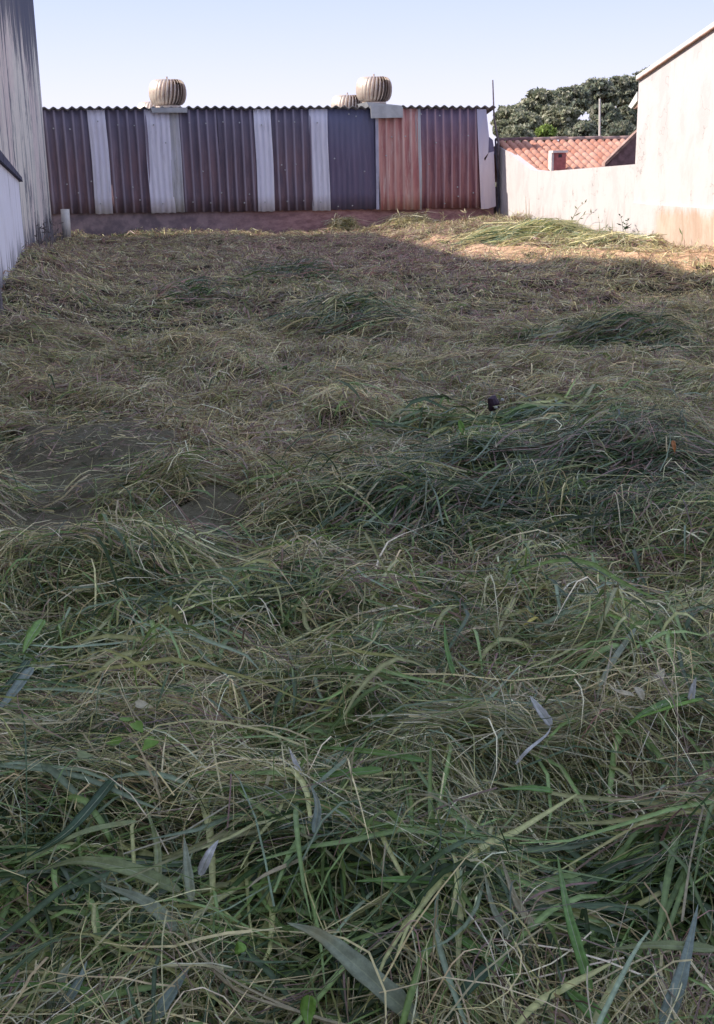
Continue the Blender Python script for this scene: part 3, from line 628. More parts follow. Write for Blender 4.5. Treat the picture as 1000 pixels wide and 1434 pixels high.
def choose(x, y, n, hfrac):
    gn = fbm(x * 1.7 + 5, y * 1.7, 3); rn = fbm(x * 2.1 + 90, y * 1.3 + 30, 3); fn = fbm(x * 6, y * 6 + 70, 2)
    dk, gr, rd, st = blob(x, y, DARKZ), blob(x, y, GREENZ), blob(x, y, REDZ), blob(x, y, STRAWZ)
    near = 1 - sstep(4.0, 8.0, y); far = sstep(13, 19, y)
    G = np.clip(.20 + .32 * near + .55 * gr + .9 * dk + 2.0 * (gn - .5) - .42 * far - .45 * st - .25 * rd, .03, 1.6)
    W = np.stack([.60 + 1.1 * st + .4 * (fn > .55) - .45 * dk, .70 - .35 * near - .3 * dk, .10 + .25 * st, .45 + .5 * G, .85 * G * (1 + .3 * near), .30 * G + 2.8 * dk, .35 * G * (.4 + near) + .5 * dk,
                  .42 + 2.2 * np.clip(rn - .45, 0, 1) + .6 * rd + .9 * far + .35 * (1 - near), .05 * (1 - near) + .30 * far + 1.5 * rd * (.5 + far) + .5 * np.clip(rn - .58, 0, 1)], 1)
    W = np.clip(W, .005, None)
    W[:, 4:7] *= (1 - .45 * hfrac)[:, None]; W[:, 0] *= .5 + 1.5 * hfrac; W[:, 2] *= .5 + (2.4 + 2.6 * near) * hfrac ** 2
    W /= W.sum(1)[:, None]; cs = np.cumsum(W, 1); k = (RNG.random(n)[:, None] > cs).sum(1).clip(0, 8)
    return PAL[k] * (1 + .42 * (RNG.random((n, 1)) * 2 - 1)) * np.array([1, 1, 1]) * (.92 + .16 * RNG.random((n, 3))), k
def strands(n, y0, y1, seg, width, length, lift, thick, broad=0.0, stiff=.5, pos=None, dirfix=None, own=None):
    m = int(n * 1.15)
    if pos is None:
        u = RNG.random(m); y = np.sqrt(y0 ** 2 + u * (y1 ** 2 - y0 ** 2)); x = (-.22 * y - .45) + RNG.random(m) * (.84 * y + .9)
        ok = (x > XL + .02) & (x < XR - .03) & (RNG.random(m) > bare(x, y) * .97) & (RNG.random(m) > sun_strip(x, y) ** 2 * .92); x, y = x[ok], y[ok]
    else: x, y = pos
    n = len(x); fn = fbm(x * .8 + 11, y * .8 + 2, 2)
    th = fn * 9.0 + RNG.normal(size=n) * np.where(RNG.random(n) < .5, stiff, 1.6)
    if dirfix is not None: th = dirfix + RNG.normal(size=n) * stiff
    L = length * np.exp(RNG.normal(size=n) * .45); dth = RNG.normal(size=n) * np.where(RNG.random(n) < (.2 if broad < 1 else .05), 1.2, .40)
    hf = RNG.random(n) ** 1.3; h0 = thick * hf * (.25 + 1.7 * sstep(.36, .66, fbm(x * 3.3 + 7, y * 3.3, 2))); rise = lift * np.abs(RNG.normal(size=n)) * (RNG.random(n) < .55); tilt = lift * .8 * np.clip(RNG.normal(size=n) - .8, 0, 2)
    T = np.linspace(0, 1, seg + 1)[None, :]
    ang_ = th[:, None] + dth[:, None] * T * (.4 + T)
    step = (L / seg)[:, None]; dxx = np.cos(ang_) * step; dyy = np.sin(ang_) * step
    X = x[:, None] + np.cumsum(dxx, 1) - dxx[:, :1] - (L[:, None] * .5) * np.cos(th)[:, None]; Y = y[:, None] + np.cumsum(dyy, 1) - dyy[:, :1] - (L[:, None] * .5) * np.sin(th)[:, None]
    X = np.clip(X, XL + .01, XR - .04); Y = np.minimum(Y, YS + .04)
    Z = gh(X, Y) + .004 + h0[:, None] + rise[:, None] * np.sin(np.pi * T) + tilt[:, None] * T ** 1.5 + RNG.normal(size=(n, seg + 1)) * .0018
    C = np.stack([X, Y, Z], 2)
    D = np.gradient(C, axis=1); D /= np.linalg.norm(D, axis=2)[:, :, None] + 1e-9
    up = np.array([0, 0, 1.0]) + RNG.normal(size=(n, 1, 3)) * .55; S = np.cross(D, up); S /= np.linalg.norm(S, axis=2)[:, :, None] + 1e-9
    w = width * np.minimum(np.exp(RNG.normal(size=n) * .4), 1.25 if broad >= 1 else 2.2); isb = RNG.random(n) < broad; w = np.where(isb, w * 2.4, w)
    prof_ = np.where(isb[:, None], np.sin(np.pi * (.08 + .90 * T)) ** .8, 1 - .75 * T ** 2); hw = (w[:, None] * .5 * prof_)[:, :, None]
    A, B = C - S * hw, C + S * hw; fold3 = broad >= 1
    if fold3: NN = np.cross(S, D); NN *= np.sign(NN[:, :, 2:3] + 1e-6); co = np.stack([A + NN * hw * .35, C, B + NN * hw * .35], 2).reshape(-1, 3)
    else: co = np.stack([A, B], 2).reshape(-1, 3)
    col, k = choose(x, y, n, hf)
    if own is not None: col = PAL[RNG.choice(own, n)] * (1 + .5 * (RNG.random((n, 1)) * 2 - 1))
    elif np.any(isb): col = np.where(isb[:, None], PAL[RNG.choice([3, 3, 4, 4, 4, 5, 5, 6], n)] * (.75 + .6 * RNG.random((n, 1))), col)
    shade = (1 + .12 * (RNG.random((n, seg + 1, 1)) - .5)); base_ = (col[:, None, :] * shade)[:, :, None, :]
    if fold3:
        tint = np.concatenate([base_, base_ * 1.45 + .03, base_], 2).reshape(-1, 3)
        b = ((np.arange(n)[:, None] * (seg + 1) + np.arange(seg)[None, :]) * 3).ravel()
        return co, np.concatenate([np.stack([b, b + 1, b + 4, b + 3], 1), np.stack([b + 1, b + 2, b + 5, b + 4], 1)]), tint
    tint = np.repeat(base_, 2, 2).reshape(-1, 3)
    b = (np.arange(n)[:, None] * (seg + 1) + np.arange(seg)[None, :]) * 2; b = b.ravel(); q = np.stack([b, b + 1, b + 3, b + 2], 1)
    return co, q, tint
def hay(name, batches, label):
    co, q, ti = [], [], []; off = 0
    for b in batches: co.append(b[0]); q.append(b[1] + off); ti.append(b[2]); off += len(b[0])
    me = bpy.data.meshes.new(name); fast_mesh(me, np.concatenate(co), np.concatenate(q), np.concatenate(ti), False); me.materials.append(M_STRAND)
    o = bpy.data.objects.new(name, me); COL.objects.link(o); tag(o, label, 'grass', None, 'stuff'); return o
def crumbs(n):                               # chopped litter on the worn patches and the tan sunlit strip
    x = RNG.uniform(XL + .1, 1.4, n); y = RNG.uniform(4.6, 12, n); x2 = RNG.uniform(4.6, XR - .1, n // 3); y2 = RNG.uniform(13.5, 24.5, n // 3)
    ok = RNG.random(n) < bare(x, y); ok2 = RNG.random(n // 3) < sun_strip(x2, y2)
    x = np.concatenate([x[ok], x2[ok2]]); y = np.concatenate([y[ok], y2[ok2]])
    return strands(0, 0, 0, 1, .006, .06, .012, .07, pos=(x, y), own=[7, 7, 3, 1, 1, 5, 0])
hay('cut_grass', [
    strands(48000, 1.5, 3.6, 6, .0027, .25, .05, .105),
    strands(2600, 1.5, 4.2, 7, .0056, .40, .05, .11, 1.0),
    strands(6000, 1.5, 4.8, 6, .0030, .32, .05, .09, 1.0),
    strands(52000, 3.6, 6.2, 5, .0042, .30, .055, .09, .03),
    strands(100000, 6.2, 11.5, 3, .0052, .19, .038, .060, .02),
    crumbs(34000), strands(152000, 11.5, 26, 2, .0080, .15, .035, .050)], 'mown grass drying in tangled straw and green swaths over the whole lot')
# short living stubble standing up through the hay
def tufts(n, y0, y1, w, h, seg=3):
    u = RNG.random(n); y = np.sqrt(y0 ** 2 + u * (y1 ** 2 - y0 ** 2)); x = (-.22 * y - .45) + RNG.random(n) * (.84 * y + .9)
    ok = (x > XL + .05) & (x < XR - .05) & (y < YS - .05) & (fbm(x * 2.2, y * 2.2 + 8, 2) > .47) & (RNG.random(n) > bare(x, y)); x, y = x[ok], y[ok]; n = len(x)
    H = h * np.exp(RNG.normal(size=n) * .5); th = RNG.random(n) * 6.28; ln = H * (.3 + .9 * RNG.random(n)); T = np.linspace(0, 1, seg + 1)[None, :]
    X = x[:, None] + np.cos(th)[:, None] * ln[:, None] * T ** 1.6; Y = y[:, None] + np.sin(th)[:, None] * ln[:, None] * T ** 1.6
    X = np.clip(X, XL + .01, XR - .04); Z = gh(x, y)[:, None] + .02 + H[:, None] * T * (1 - .25 * T)
    C = np.stack([X, Y, Z], 2); S = np.stack([-np.sin(th + 1), np.cos(th + 1), th * 0], 1)[:, None, :]
    hw = (w * .5 * (1 - .85 * T ** 1.5))[:, :, None]; co = np.stack([C - S * hw, C + S * hw], 2).reshape(-1, 3)
    col, _ = choose(x, y, n, np.zeros(n)); tint = np.repeat(col[:, None, :] * (1.05), (seg + 1) * 2, 1).reshape(-1, 3)
    b = ((np.arange(n)[:, None] * (seg + 1) + np.arange(seg)[None, :]) * 2).ravel(); return co, np.stack([b, b + 1, b + 3, b + 2], 1), tint
hay('grass_stubble', [tufts(7000, 1.5, 5, .0032, .09), tufts(14000, 5, 12, .0060, .08), tufts(26000, 12, 26, .0105, .085, 2)], 'short stubble blades standing up through the mown grass')
# windrows: combed green swath on the right, sunlit piles against the shed and the white wall
def pile(px, py, wpx, hf, n, width, length, ang0, seg=4, thick=.07, own=None, broad=0.0, stiff=.28, lift=.05):
    cx_, cy_ = flat_hit(px, py); r = wpx / FPX * math.hypot(cy_, 1.6); a = RNG.normal(size=(n, 2)) * .5
    x = np.clip(cx_ + a[:, 0] * r, XL + .1, XR - .06); y = np.clip(cy_ + a[:, 1] * r * hf, 1, YS - .05)
    return strands(n, 0, 0, seg, width, length, lift, thick, broad, pos=(x, y), dirfix=ang0, stiff=stiff, own=own)
D_ = [5, 5, 5, 5, 5, 5, 4, 6, 7, 7, 3]; G_ = [4, 4, 4, 3, 3, 5, 5, 6]; T_ = [0, 1, 1, 3, 3, 2, 4, 6]
hay('grass_windrow', [pile(810, 690, 250, .9, 10500, .0062, .36, .30, own=D_ + [5, 5, 7, 6], thick=.09, stiff=.5, lift=.03), pile(640, 745, 140, .8, 6200, .0065, .45, .5, own=D_ + [1], stiff=.5), pile(960, 690, 130, .9, 5200, .0075, .5, .1, own=D_ + [5, 5, 7, 7], thick=.07, stiff=.5, lift=.03)], 'dark green swath of combed grass piled across the right middle of the lot')
hay('grass_heap', [pile(490, 462, 70, 1.6, 1500, .010, .32, .1, own=D_ + [1, 3, 0], thick=.10, stiff=.6)], 'dark green heap of cut grass in the middle distance, left of centre')
hay('grass_heap', [pile(415, 390, 55, 2.2, 800, .012, .3, 0, 3, own=D_ + [1, 7, 8], thick=.10, stiff=.7)], 'dark low heap of cut grass in front of the narrow white sheets')
hay('grass_heap', [pile(275, 424, 36, 2.4, 420, .011, .28, 0, 3, own=D_ + [7, 8, 1], thick=.10, stiff=.7)], 'small dark heap of cut grass in front of the wide white sheet')
hay('grass_heap', [pile(880, 485, 110, 1.4, 2000, .009, .36, -.1, own=D_ + [1, 3, 0, 7], thick=.09, stiff=.6)], 'dark heap of cut grass in the middle distance near the right edge')
hay('grass_heap', [pile(620, 1190, 190, .6, 9000, .0032, .36, -1.1, 6, .10, T_, .02, .45), pile(660, 1120, 120, .5, 3500, .0032, .34, -.5, 6, .10, T_, .02, .4)], 'fine pale green hay fanned over a mound in the centre foreground')
hay('leaf_litter', [pile(620, 1370, 150, .7, 1100, .0055, .34, -.9, 6, .05, [5, 5, 5, 6, 4, 3], 1.0, .9), pile(880, 1330, 190, .6, 1500, .0050, .36, .6, 6, .07, [5, 5, 4, 4, 6, 3], 1.0, .9), pile(120, 1140, 130, .6, 1200, .0050, .38, .7, 6, .05, [5, 5, 5, 4, 6], 1.0, .5), pile(20, 960, 90, .8, 500, .0055, .36, .7, 6, .05, [5, 6, 6, 4], 1.0, .4), pile(240, 880, 180, .4, 1100, .0045, .34, .2, 5, .10, G_, 1.0, .7), pile(130, 1320, 170, .7, 900, .0052, .38, .9, 6, .10, G_ + [3], 1.0, .9), pile(450, 1300, 200, .8, 1100, .0050, .38, -.9, 6, .10, G_ + [3], 1.0, .9), pile(900, 990, 120, .5, 500, .0045, .32, .4, 6, .10, [4, 3, 4, 3, 4], 1.0, .7, .03), pile(480, 1070, 120, .3, 260, .0045, .32, .0, 6, .12, [4, 4, 3], 1.0, .4), pile(700, 600, 150, .5, 500, .008, .4, .3, 4, .1, [5, 4, 6, 3], 1.0, .5)], 'broad dark green grass leaves lying in the hollows of the foreground')
hay('grass_pile', [pile(745, 336, 75, 1.3, 3600, .011, .5, -.1, 3, .10, [3, 3, 1, 6, 5, 0, 0], stiff=.45), pile(850, 342, 60, .9, 1100, .011, .4, -.3, 3, .07, [3, 1, 0, 2, 6], stiff=.6)], 'heap of cut grass at the foot of the sunlit white wall')
hay('grass_pile', [pile(570, 317, 32, .5, 1300, .010, .30, .1, 3, .12, [2, 0, 0, 3, 2], stiff=.7)], 'sunlit clump of pale cut grass below the red sheet')
hay('grass_pile', [pile(466, 317, 26, .5, 900, .010, .28, .3, 3, .14, [2, 0, 3, 2], stiff=.8)], 'sunlit clump of pale cut grass below the dark blue sheet')

# ------------------------------------------------------------------ single leaves, blades and weeds that stand out
def lmat(name, c, rib=None, trans=.25):
    t = NT(name); n = t.noise(t.map((1, 1, 1)), 45, 5, .7); n2 = t.noise(t.map((1, 1, 1)), 9, 3)
    cc = t.mix(t.rng(n, .35, .7), mul(c, .78), mul(c, 1.2)); cc = t.mix(t.rng(n2, .5, .75, 0, .4), cc, (c[0] * 1.3, c[1] * .95, c[2] * .6)); t.out(cc, .5, .35); t.bump(n, .15, .002)
    tr_ = t.n.new('ShaderNodeBsdfTranslucent'); t.l.new(cc, tr_.inputs[0]); mx = t.n.new('ShaderNodeMixShader'); mx.inputs[0].default_value = trans
    t.l.new(t.b.outputs[0], mx.inputs[1]); t.l.new(tr_.outputs[0], mx.inputs[2]); t.l.new(mx.outputs[0], t.n['Material Output'].inputs[0]); return t.m
LC = {'green': (0.16, 0.30, 0.072), 'lime': (.20, .36, .06), 'olive': (0.27, 0.32, 0.136), 'grey': (.29, .33, .21), 'blue': (.23, .29, .23), 'white': (.58, .58, .52), 'cream': (.55, .50, .33),
      'straw': (.42, .37, .22), 'dark': (.05, .10, .045), 'orange': (.58, .26, .10), 'yellow': (.60, .52, .10), 'purple': (.07, .04, .06)}
LM_ = {k: lmat('leaf_' + k, v) for k, v in LC.items()}; RIB = lmat('leaf_midrib', (.36, .40, .24))
def catmull(P, n):
    P = [Vector(p) for p in P]; P = [P[0] * 2 - P[1]] + P + [P[-1] * 2 - P[-2]]; out = []
    m = len(P) - 3
    for i in range(n + 1):
        u = i / n * m; k = min(int(u), m - 1); f = u - k; a, b, c, d = P[k:k + 4]
        out.append(.5 * ((2 * b) + (c - a) * f + (2 * a - 5 * b + 4 * c - d) * f * f + (3 * b - a - 3 * c + d) * f ** 3))
    return out
def blade(pp, wpx, colr, label, h=(.10,), name='loose_grass', cat='grass blade', rib=True, shape='blade', thick=.0012, fold=.35, group=None, flip=True):
    hs = list(h) + [h[-1]] * (len(pp) - len(h)); P = [ghit(a, b, hh) for (a, b), hh in zip(pp, hs)]
    C = catmull(P, 16); n = len(C); dist = (C[n // 2] - EYE).length; W = wpx / FPX * dist; V, F, mi = [], [], []
    cols_ = (-1, -.5, -.055, .055, .5, 1)
    for i, p in enumerate(C):
        f = i / (n - 1); t = (C[min(i + 1, n - 1)] - C[max(i - 1, 0)]).normalized(); view = (EYE - p).normalized()
        up = (view * .55 + Vector((0, 0, .8))).normalized(); s = t.cross(up).normalized(); nn = s.cross(t).normalized()
        if shape == 'blade': ff = f if flip else 1 - f; w = min(1, (ff * 1.5) ** .8 + .02) * min(1, ((1 - ff) * 4) ** .6 + .35)
        elif shape == 'oval': w = math.sin(math.pi * (.04 + .93 * f)) ** .7
        else: w = .55 + .2 * math.sin(f * 9) * (1 - f)
        w *= W * .5 * (1 + .05 * math.sin(i * 1.9 + pp[0][0]))
        for c_ in cols_:
            V.append(p + s * c_ * w + nn * (abs(c_) * w * fold) + nn * (.06 * w * math.sin(i * 1.3 + c_ * 4)))
    m = len(cols_); N = len(V)
    V += [v - Vector((0, 0, thick)) for v in V[:N]]
    for i in range(n - 1):
        for j in range(m - 1):
            a = i * m + j; F.append((a, a + 1, a + m + 1, a + m)); mi.append(1 if (j == 2 and rib) else 0); F.append((N + a, N + a + m, N + a + m + 1, N + a + 1)); mi.append(0)
    for i in range(n - 1):
        a = i * m; F.append((a, a + m, N + a + m, N + a)); mi.append(0); b = a + m - 1; F.append((b, N + b, N + b + m, b + m)); mi.append(0)
    o = mesh(name, V, F, [LM_[colr], RIB], None, P[0], smooth=True, midx=mi); tag(o, label, cat, group); return o
BL = [
 ([(60, 1218), (112, 1206), (180, 1218), (252, 1248)], 21, 'olive', 'long arched olive blade with pale midrib at lower left', (.10, .14, .13, .07)),
 ([(140, 1238), (200, 1262), (250, 1303)], 19, 'grey', 'grey green blade bending down just below the arched olive blade', (.13, .12, .07)),
 ([(402, 1292), (450, 1312), (505, 1358), (585, 1430)], 30, 'grey', 'widest grey green blade with pale midrib, bottom centre', (0.18, 0.17, 0.14, 0.1,)),
 ([(495, 1234), (560, 1232), (665, 1236)], 12, 'green', 'bright green blade lying level above the widest grey blade', (.15, .15, .13)),
 ([(545, 1246), (600, 1284), (662, 1326), (740, 1377)], 13, 'green', 'long green blade slanting down right from the bright level blade', (.14, .14, .12, .08)),
 ([(785, 1378), (815, 1405), (855, 1440)], 21, 'green', 'green blade slanting into the bottom edge right of centre', (.13, .13, .12)),
 ([(978, 1265), (955, 1365), (928, 1440)], 20, 'blue', 'blue grey blade dropping steeply at the lower right corner', (.13, .13, .12)),
 ([(268, 1348), (240, 1390), (205, 1440)], 20, 'blue', 'blue grey blade slanting into the bottom edge at left', (.12, .12, .10)),
 ([(103, 1336), (86, 1370), (70, 1424)], 16, 'grey', 'left of two short grey blades side by side at the bottom left', (.12, .12, .09)),
 ([(122, 1345), (108, 1380), (86, 1415)], 13, 'blue', 'right of two short grey blades side by side at the bottom left', (0.14, 0.14, 0.12,)),
 ([(-10, 1380), (70, 1380), (150, 1394)], 10, 'green', 'bright green blade lying level at the bottom left edge', (.12, .13, .11)),
 ([(415, 1047), (470, 1048), (540, 1056), (595, 1066)], 10, 'green', 'upper of two level green blades above the centre mound', (.13, .14, .13, .10)),
 ([(425, 1087), (475, 1084), (535, 1078)], 13, 'green', 'lower of two level green blades above the centre mound', (0.16, 0.17, 0.15,)),
 ([(405, 1048), (415, 1072), (427, 1103)], 9, 'white', 'small whitish dry leaf left of the level green blades', (.15, .15, .12)),
 ([(436, 1100), (445, 1130), (440, 1166)], 11, 'blue', 'drooping blue grey leaf below the small whitish dry leaf', (0.22, 0.21, 0.18,)),
 ([(742, 974), (754, 992), (772, 1016)], 13, 'white', 'white curled dry leaf standing out right of centre', (0.23, 0.22, 0.18,)),
 ([(608, 1044), (690, 1028), (768, 1026)], 4.5, 'straw', 'long straw stalk running to the white curled leaf', (.13, .14, .14)),
 ([(772, 1016), (765, 1030), (740, 1050), (722, 1070)], 5, 'white', 'bent whitish stem hanging below the white curled leaf', (0.18, 0.17, 0.16, 0.14,)),
 ([(780, 1195), (796, 1280), (828, 1388)], 14, 'green', 'narrow green blade hanging steeply between the lower right stalks', (.14, .14, .11)),
 ([(203, 1125), (219, 1180), (222, 1240)], 10, 'olive', 'thin olive blade hanging above the arched olive blade', (.13, .13, .10)),
 ([(258, 1172), (262, 1210), (268, 1262)], 13, 'grey', 'upright grey leaf right of the arched olive blade', (.15, .14, .10)),
 ([(306, 1176), (294, 1195), (280, 1225)], 13, 'white', 'pale bluish leaf tip beside the upright grey leaf', (.15, .15, .11)),
 ([(875, 1020), (915, 992), (1005, 962)], 12, 'green', 'bright green blade running into the right edge', (0.14, 0.16, 0.15,)),
 ([(880, 1010), (940, 990), (985, 978)], 6, 'lime', 'thin lime blade above the bright green blade at the right edge', (0.17, 0.18, 0.16,)),
 ([(975, 948), (971, 962), (967, 982)], 9, 'white', 'small upright white leaf near the right edge', (0.21, 0.19, 0.16,)),
 ([(853, 963), (868, 969), (888, 974)], 9, 'cream', 'left of the cream coloured leaf scraps on the right', (0.19, 0.19, 0.18,)),
 ([(930, 936), (925, 945), (920, 955)], 13, 'cream', 'round cream leaf scrap on the right, uppermost', (0.18, 0.18, 0.17,)),
 ([(905, 948), (918, 953), (932, 962)], 9, 'straw', 'flat tan leaf scrap under the round cream scrap', (0.18, 0.18, 0.17,)),
 ([(32, 915), (42, 895), (60, 868)], 16, 'lime', 'bright lime leaf near the left edge', (.12, .14, .16)),
 ([(432, 1440), (431, 1420), (434, 1394)], 21, 'lime', 'upright yellow green leaf tip at the bottom edge', (.16, .17, .20)),
 ([(655, 632), (650, 612), (643, 588)], 8, 'lime', 'upright lime blade in front of the dark swath', (0.05, 0.15, 0.25,)),
 ([(945, 634), (944, 626), (942, 617)], 6, 'orange', 'tiny orange dead leaf on the dark swath at right', (.12, .15, .18)),
 ([(733, 876), (742, 871), (752, 864)], 6, 'yellow', 'tiny yellow leaf scrap right of centre', (0.12, 0.13, 0.14,)),
 ([(-8, 1000), (15, 975), (45, 935)], 15, 'blue', 'broad blue grey blade at the left edge', (.11, .12, .13)),
 ([(-8, 975), (20, 950), (40, 925)], 11, 'dark', 'dark green blade behind the blue grey blade at the left edge', (.10, .11, .11)),
 ([(622, 868), (625, 905), (636, 948)], 7, 'green', 'slender green blade hanging near the middle of the lot', (.14, .13, .10)),
 ([(150, 740), (156, 765), (162, 790)], 7, 'olive', 'upright pale olive blade at the edge of the worn patch', (.18, .12, .04)),
 ([(40, 1200), (100, 1160), (165, 1085)], 15, 'dark', 'dark green blade crossing the shadowed hollow at left', (.09, .12, .13)),
 ([(20, 1215), (110, 1168), (190, 1150)], 9, 'olive', 'thin olive blade fanned below the dark green blade at left', (.09, .12, .12)),
 ([(850, 1330), (920, 1324), (1005, 1330)], 14, 'olive', 'olive blade lying level at the lower right edge', (.13, .13, .12)),
 ([(700, 1105), (740, 1104), (775, 1108)], 10, 'green', 'short green blade below the bent whitish stem', (.13, .14, .12)),
 ([(500, 1395), (520, 1360), (560, 1330)], 16, 'dark', 'dark green leaf in the hollow beside the widest grey blade', (.08, .09, .09)),
 ([(620, 1440), (650, 1390), (690, 1350)], 18, 'dark', 'dark leaf rising from the bottom edge right of centre', (0.12, 0.14, 0.14,)),
 ([(835, 980), (850, 940), (890, 880)], 9, 'grey', 'grey stalk leaning above the cream leaf scraps', (0.15, 0.17, 0.17,)),
 ([(345, 1245), (372, 1225), (430, 1200)], 6, 'straw', 'straw stalk crossing the left side of the centre mound', (.14, .15, .14)),
 ([(700, 1195), (722, 1260), (748, 1300)], 11, 'straw', 'dry tan blade drooping over the centre mound', (.16, .14, .11)),
 ([(676, 1210), (690, 1270), (716, 1320)], 9, 'grey', 'dull grey blade drooping left of the dry tan blade', (.16, .14, .11)),
]
for b in BL: blade(b[0], b[1], b[2], b[3], b[4], rib=(b[1] > 9), shape='blade', cat='stalk' if b[1] < 6 else ('leaf' if 'leaf' in b[3] else 'grass blade'), name='grass_stalk' if b[1] < 6 else ('dry_leaf' if 'leaf' in b[3] else 'loose_grass'))
blade([(600, 937), (605, 941), (610, 944)], 11, 'straw', 'small round tan leaf scrap near the middle', (.11, .11, .11), 'dry_leaf', 'leaf', False, 'oval')
blade([(890, 962), (896, 970), (901, 980)], 11, 'cream', 'oval cream leaf scrap between the other scraps', (0.19, 0.19, 0.18,), 'dry_leaf', 'leaf', False, 'oval')
blade([(329, 1332), (336, 1328), (344, 1324)], 17, 'lime', 'small round lime leaf at lower left of centre', (.13, .14, .14), 'dry_leaf', 'leaf', False, 'oval')
# long thin stalks
for i, (pp, w, lab, h) in enumerate((
 ([(843, 905), (846, 860), (848, 810)], 3, 'thin upright dry stalk right of the middle', (.05, .22, .38)),
 ([(700, 868), (820, 880), (965, 905)], 2.6, 'very long pale stalk lying across the right side', (.12, .12, .11)),
 ([(600, 800), (760, 799), (960, 803)], 2.6, 'very long thin stalk lying level on the right', (.12, .12, .11)),
 ([(428, 752), (424, 790), (425, 850)], 3, 'yellowish upright stalk near the middle', (.28, .18, .03)),
 ([(270, 1325), (330, 1385), (430, 1420), (500, 1440)], 7, 'thick pale grass culm running out at the bottom', (.12, .13, .13, .12)),
 ([(255, 1300), (300, 1355), (380, 1400), (470, 1436)], 6, 'second pale grass culm beside the thick one', (.13, .14, .13, .12)),
 ([(165, 963), (185, 995), (205, 1020)], 4, 'short pale stalk above the lime seedling', (0.15, 0.17, 0.16,)),
 ([(115, 1028), (155, 1005), (230, 960)], 5, 'dull stalk lying left of the lime seedling', (0.14, 0.15, 0.14,)),
 ([(612, 1260), (606, 1330), (598, 1400)], 3, 'thin straight stalk standing before the widest grey blade', (.28, .2, .1)),
 ([(540, 1180), (535, 1230), (533, 1280)], 3, 'thin stalk on the top of the centre mound', (.25, .2, .12)),
 ([(955, 1290), (968, 1200), (985, 1130)], 5, 'grey stalk leaning at the right edge', (.12, .15, .18)))):
    blade(pp, w, 'straw', lab, h, 'grass_stalk', 'stalk', False, 'stalk', .002, .1)
# seedling with heart leaves
sp = ghit(196, 1052, .05); e = empty('leafy_seedling', sp, 'lime green seedling with pointed leaves in the left foreground', 'plant')
V, F = tube([sp, sp + Vector((.01, 0, .12)), sp + Vector((.0, .02, .24))], [.0025, .002, .0015], 6); mesh('stem', V, F, LM_['lime'], e)
for j, (px, py, sz, col_) in enumerate(((200, 988, 20, 'cream'), (178, 1008, 22, 'lime'), (160, 1040, 20, 'lime'), (210, 1042, 22, 'lime'), (193, 1018, 20, 'lime'), (118, 1058, 18, 'olive'), (186, 1060, 18, 'green'))):
    c0 = ghit(px, py, .17 + .012 * j); r = sz / FPX * (c0 - EYE).length * .55; a0 = j * 1.3
    u = Vector((math.cos(a0), math.sin(a0), -.25)).normalized(); v = u.cross(Vector((0, -.3, 1))).normalized(); nn = u.cross(v)
    V = [c0]; outl = [(-.9, 0), (-1, .45), (-.55, .8), (.1, .7), (.7, .35), (1.35, 0), (.7, -.35), (.1, -.7), (-.55, -.8), (-1, -.45)]
    V += [c0 + u * a * r + v * b * r - nn * (abs(b) * r * .25) for a, b in outl]; F = [(0, i + 1, (i + 1) % 10 + 1) for i in range(10)]
    V += [x - Vector((0, 0, .001)) for x in V[:]]; F += [tuple(11 + q for q in f[::-1]) for f in F[:]]
    mesh('leaf', V, F, LM_[col_], e, smooth=True)
# dark clod with pale flecks
cp = ghit(691, 566, .085); r = .036; V, F = lathe([(.02, -.04), (r, -.02), (r * 1.1, .01), (r * .8, .04), (.01, .055)], cp, 10)
V = [(v[0] + .01 * math.sin(v[2] * 90), v[1], v[2]) if 1 else v for v in V]; e = empty('dark_clod', cp, 'small dark purple clod with two pale flecks lying in mid lot', 'clod')
mesh('lump', V, F, LM_['purple'], e, smooth=False)
for dx, dz in ((.0, -.012), (.042, .035)):
    V, F = lathe([(.004, -.008), (.013, -.003), (.011, .007), (.003, .01)], (cp[0] + dx, cp[1] - .05, cp[2] + dz), 8); mesh('fleck', V, F, LM_['white'], e)
# weeds against the right wall and dead stalks by the left wall
def weed(base, tops, label, cm, leaves=5, r=.006, group=None, cat='weed', nm='tall_weed'):
    e = empty(nm, base, label, cat, group); parts = []; lv = []
    for tp in tops:
        b = Vector(base); tpv = Vector(tp); mid = (b + tpv) / 2 + Vector((0, 0, .12 * (tpv - b).length)); C = catmull([b, mid, tpv], 8); parts.append(tube(C, [r * (1 - .8 * i / 8) for i in range(9)], 5))
        for k in range(leaves):
            p = C[2 + int(random.random() * 6)]; d = Vector((random.uniform(-1, 1), random.uniform(-1, 1), random.uniform(.1, .8))).normalized() * random.uniform(.06, .16); s = d.cross(Vector((.2, 1, .3))).normalized() * .011
            lv.append(([p - s * .4, p + d * .5 - s, p + d, p + d * .5 + s, p - s * .4 - Vector((0, 0, .001)), p + d * .5 - s - Vector((0, 0, .001)), p + d - Vector((0, 0, .001)), p + d * .5 + s - Vector((0, 0, .001))], [(0, 1, 2, 3), (7, 6, 5, 4), (0, 4, 5, 1), (1, 5, 6, 2), (2, 6, 7, 3), (3, 7, 4, 0)]))
    V, F = merge(parts); mesh('stem', V, F, cm, e); 
    if lv: V, F = merge(lv); mesh('foliage', V, F, cm, e)
    return e
def onw(px, py, X=XR - .18): return Vector(onX(px, py, X))
weed(onw(795, 324), [onw(822, 282), onw(806, 300)], 'arching green weed leaning on the sunlit white wall', LM_['olive'], 4)
weed(onw(800, 325), [onw(832, 300)], 'low green weed stem bending right before the white wall', LM_['olive'], 3)
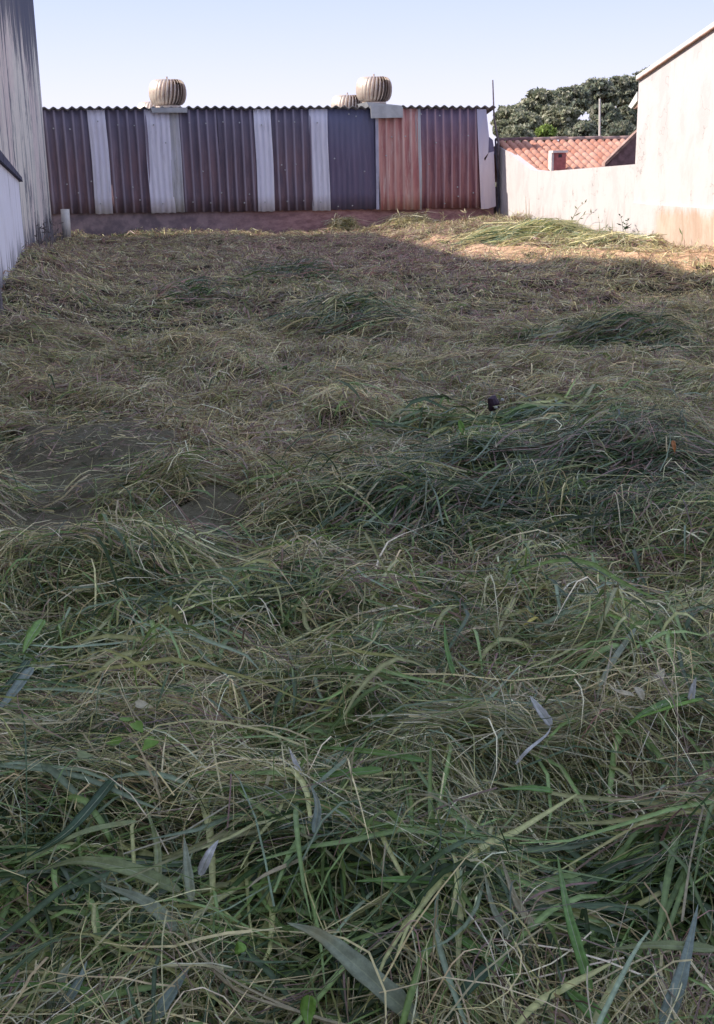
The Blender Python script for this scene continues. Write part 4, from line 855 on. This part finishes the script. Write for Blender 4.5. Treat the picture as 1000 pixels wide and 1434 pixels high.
weed(onw(874, 332), [onw(868, 300), onw(880, 305)], 'dark small weed by the joint of white wall and cream house', LM_['dark'], 7)
for a, b, c_, d, lab in ((737, 305, 736, 274, 'taller left one of twin dead stalks by the white wall'), (741, 306, 741, 278, 'shorter right one of twin dead stalks by the white wall')):
    weed(onw(a, b), [onw(c_, d)], lab, LM_['straw'], 0, .008, 'thin stalks at the white wall', 'stalk', 'dead_stalk')
for a, b, c_, d, lab in ((840, 330, 838, 300, 'leftmost of three short stalks close together before the white wall'), (848, 331, 849, 304, 'middle one of three short stalks before the white wall'), (858, 333, 857, 306, 'rightmost of three short stalks before the white wall'), (955, 338, 956, 322, 'short lone stalk before the bare orange plaster of the cream house')):
    weed(onw(a, b), [onw(c_, d)], lab, LM_['olive'], 1, .006, 'short stalks at the sunlit walls', 'stalk', 'dead_stalk')
for i in range(26):
    y = random.uniform(17.2, 25.0); x = XL + random.uniform(.08, .28); h = random.uniform(.22, .55); b = (x, y, float(gh(x, y)))
    weed(b, [(x + random.uniform(-.04, .05), y + random.uniform(-.1, .1), b[2] + h)], 'dark dead weed stalk at the foot of the mouldy left wall', M_STALK, 1, .009, 'dead weeds along the left wall', 'stalk', 'dead_stalk')
for px, py, hh, lab in ((476, 322, .25, 'tallest dry sprig rising from the sunlit clump below the dark blue sheet'), (463, 322, .14, 'low dry sprig at the left of the clump below the dark blue sheet'), (595, 316, .22, 'dry sprig at the right end of the clump below the red sheet'), (575, 318, .14, 'dry sprig in the middle of the clump below the red sheet'), (700, 312, .2, 'dry sprig at the corner where the shed meets the white wall'), (620, 318, .16, 'dry sprig below the left half of the maroon sheets'), (560, 318, .15, 'dry sprig at the left end of the clump below the red sheet'), (655, 316, .15, 'dry sprig below the right half of the maroon sheets')):
    b = ghit(px, py + 2, .04); weed(b, [b + Vector((random.uniform(-.1, .1), -.1, hh + .16)), b + Vector((random.uniform(-.2, .2), -.12, hh * .7 + .12))], lab, LM_['cream'], 5, .007, 'dry sprigs along the shed', 'weed', 'dry_weed')
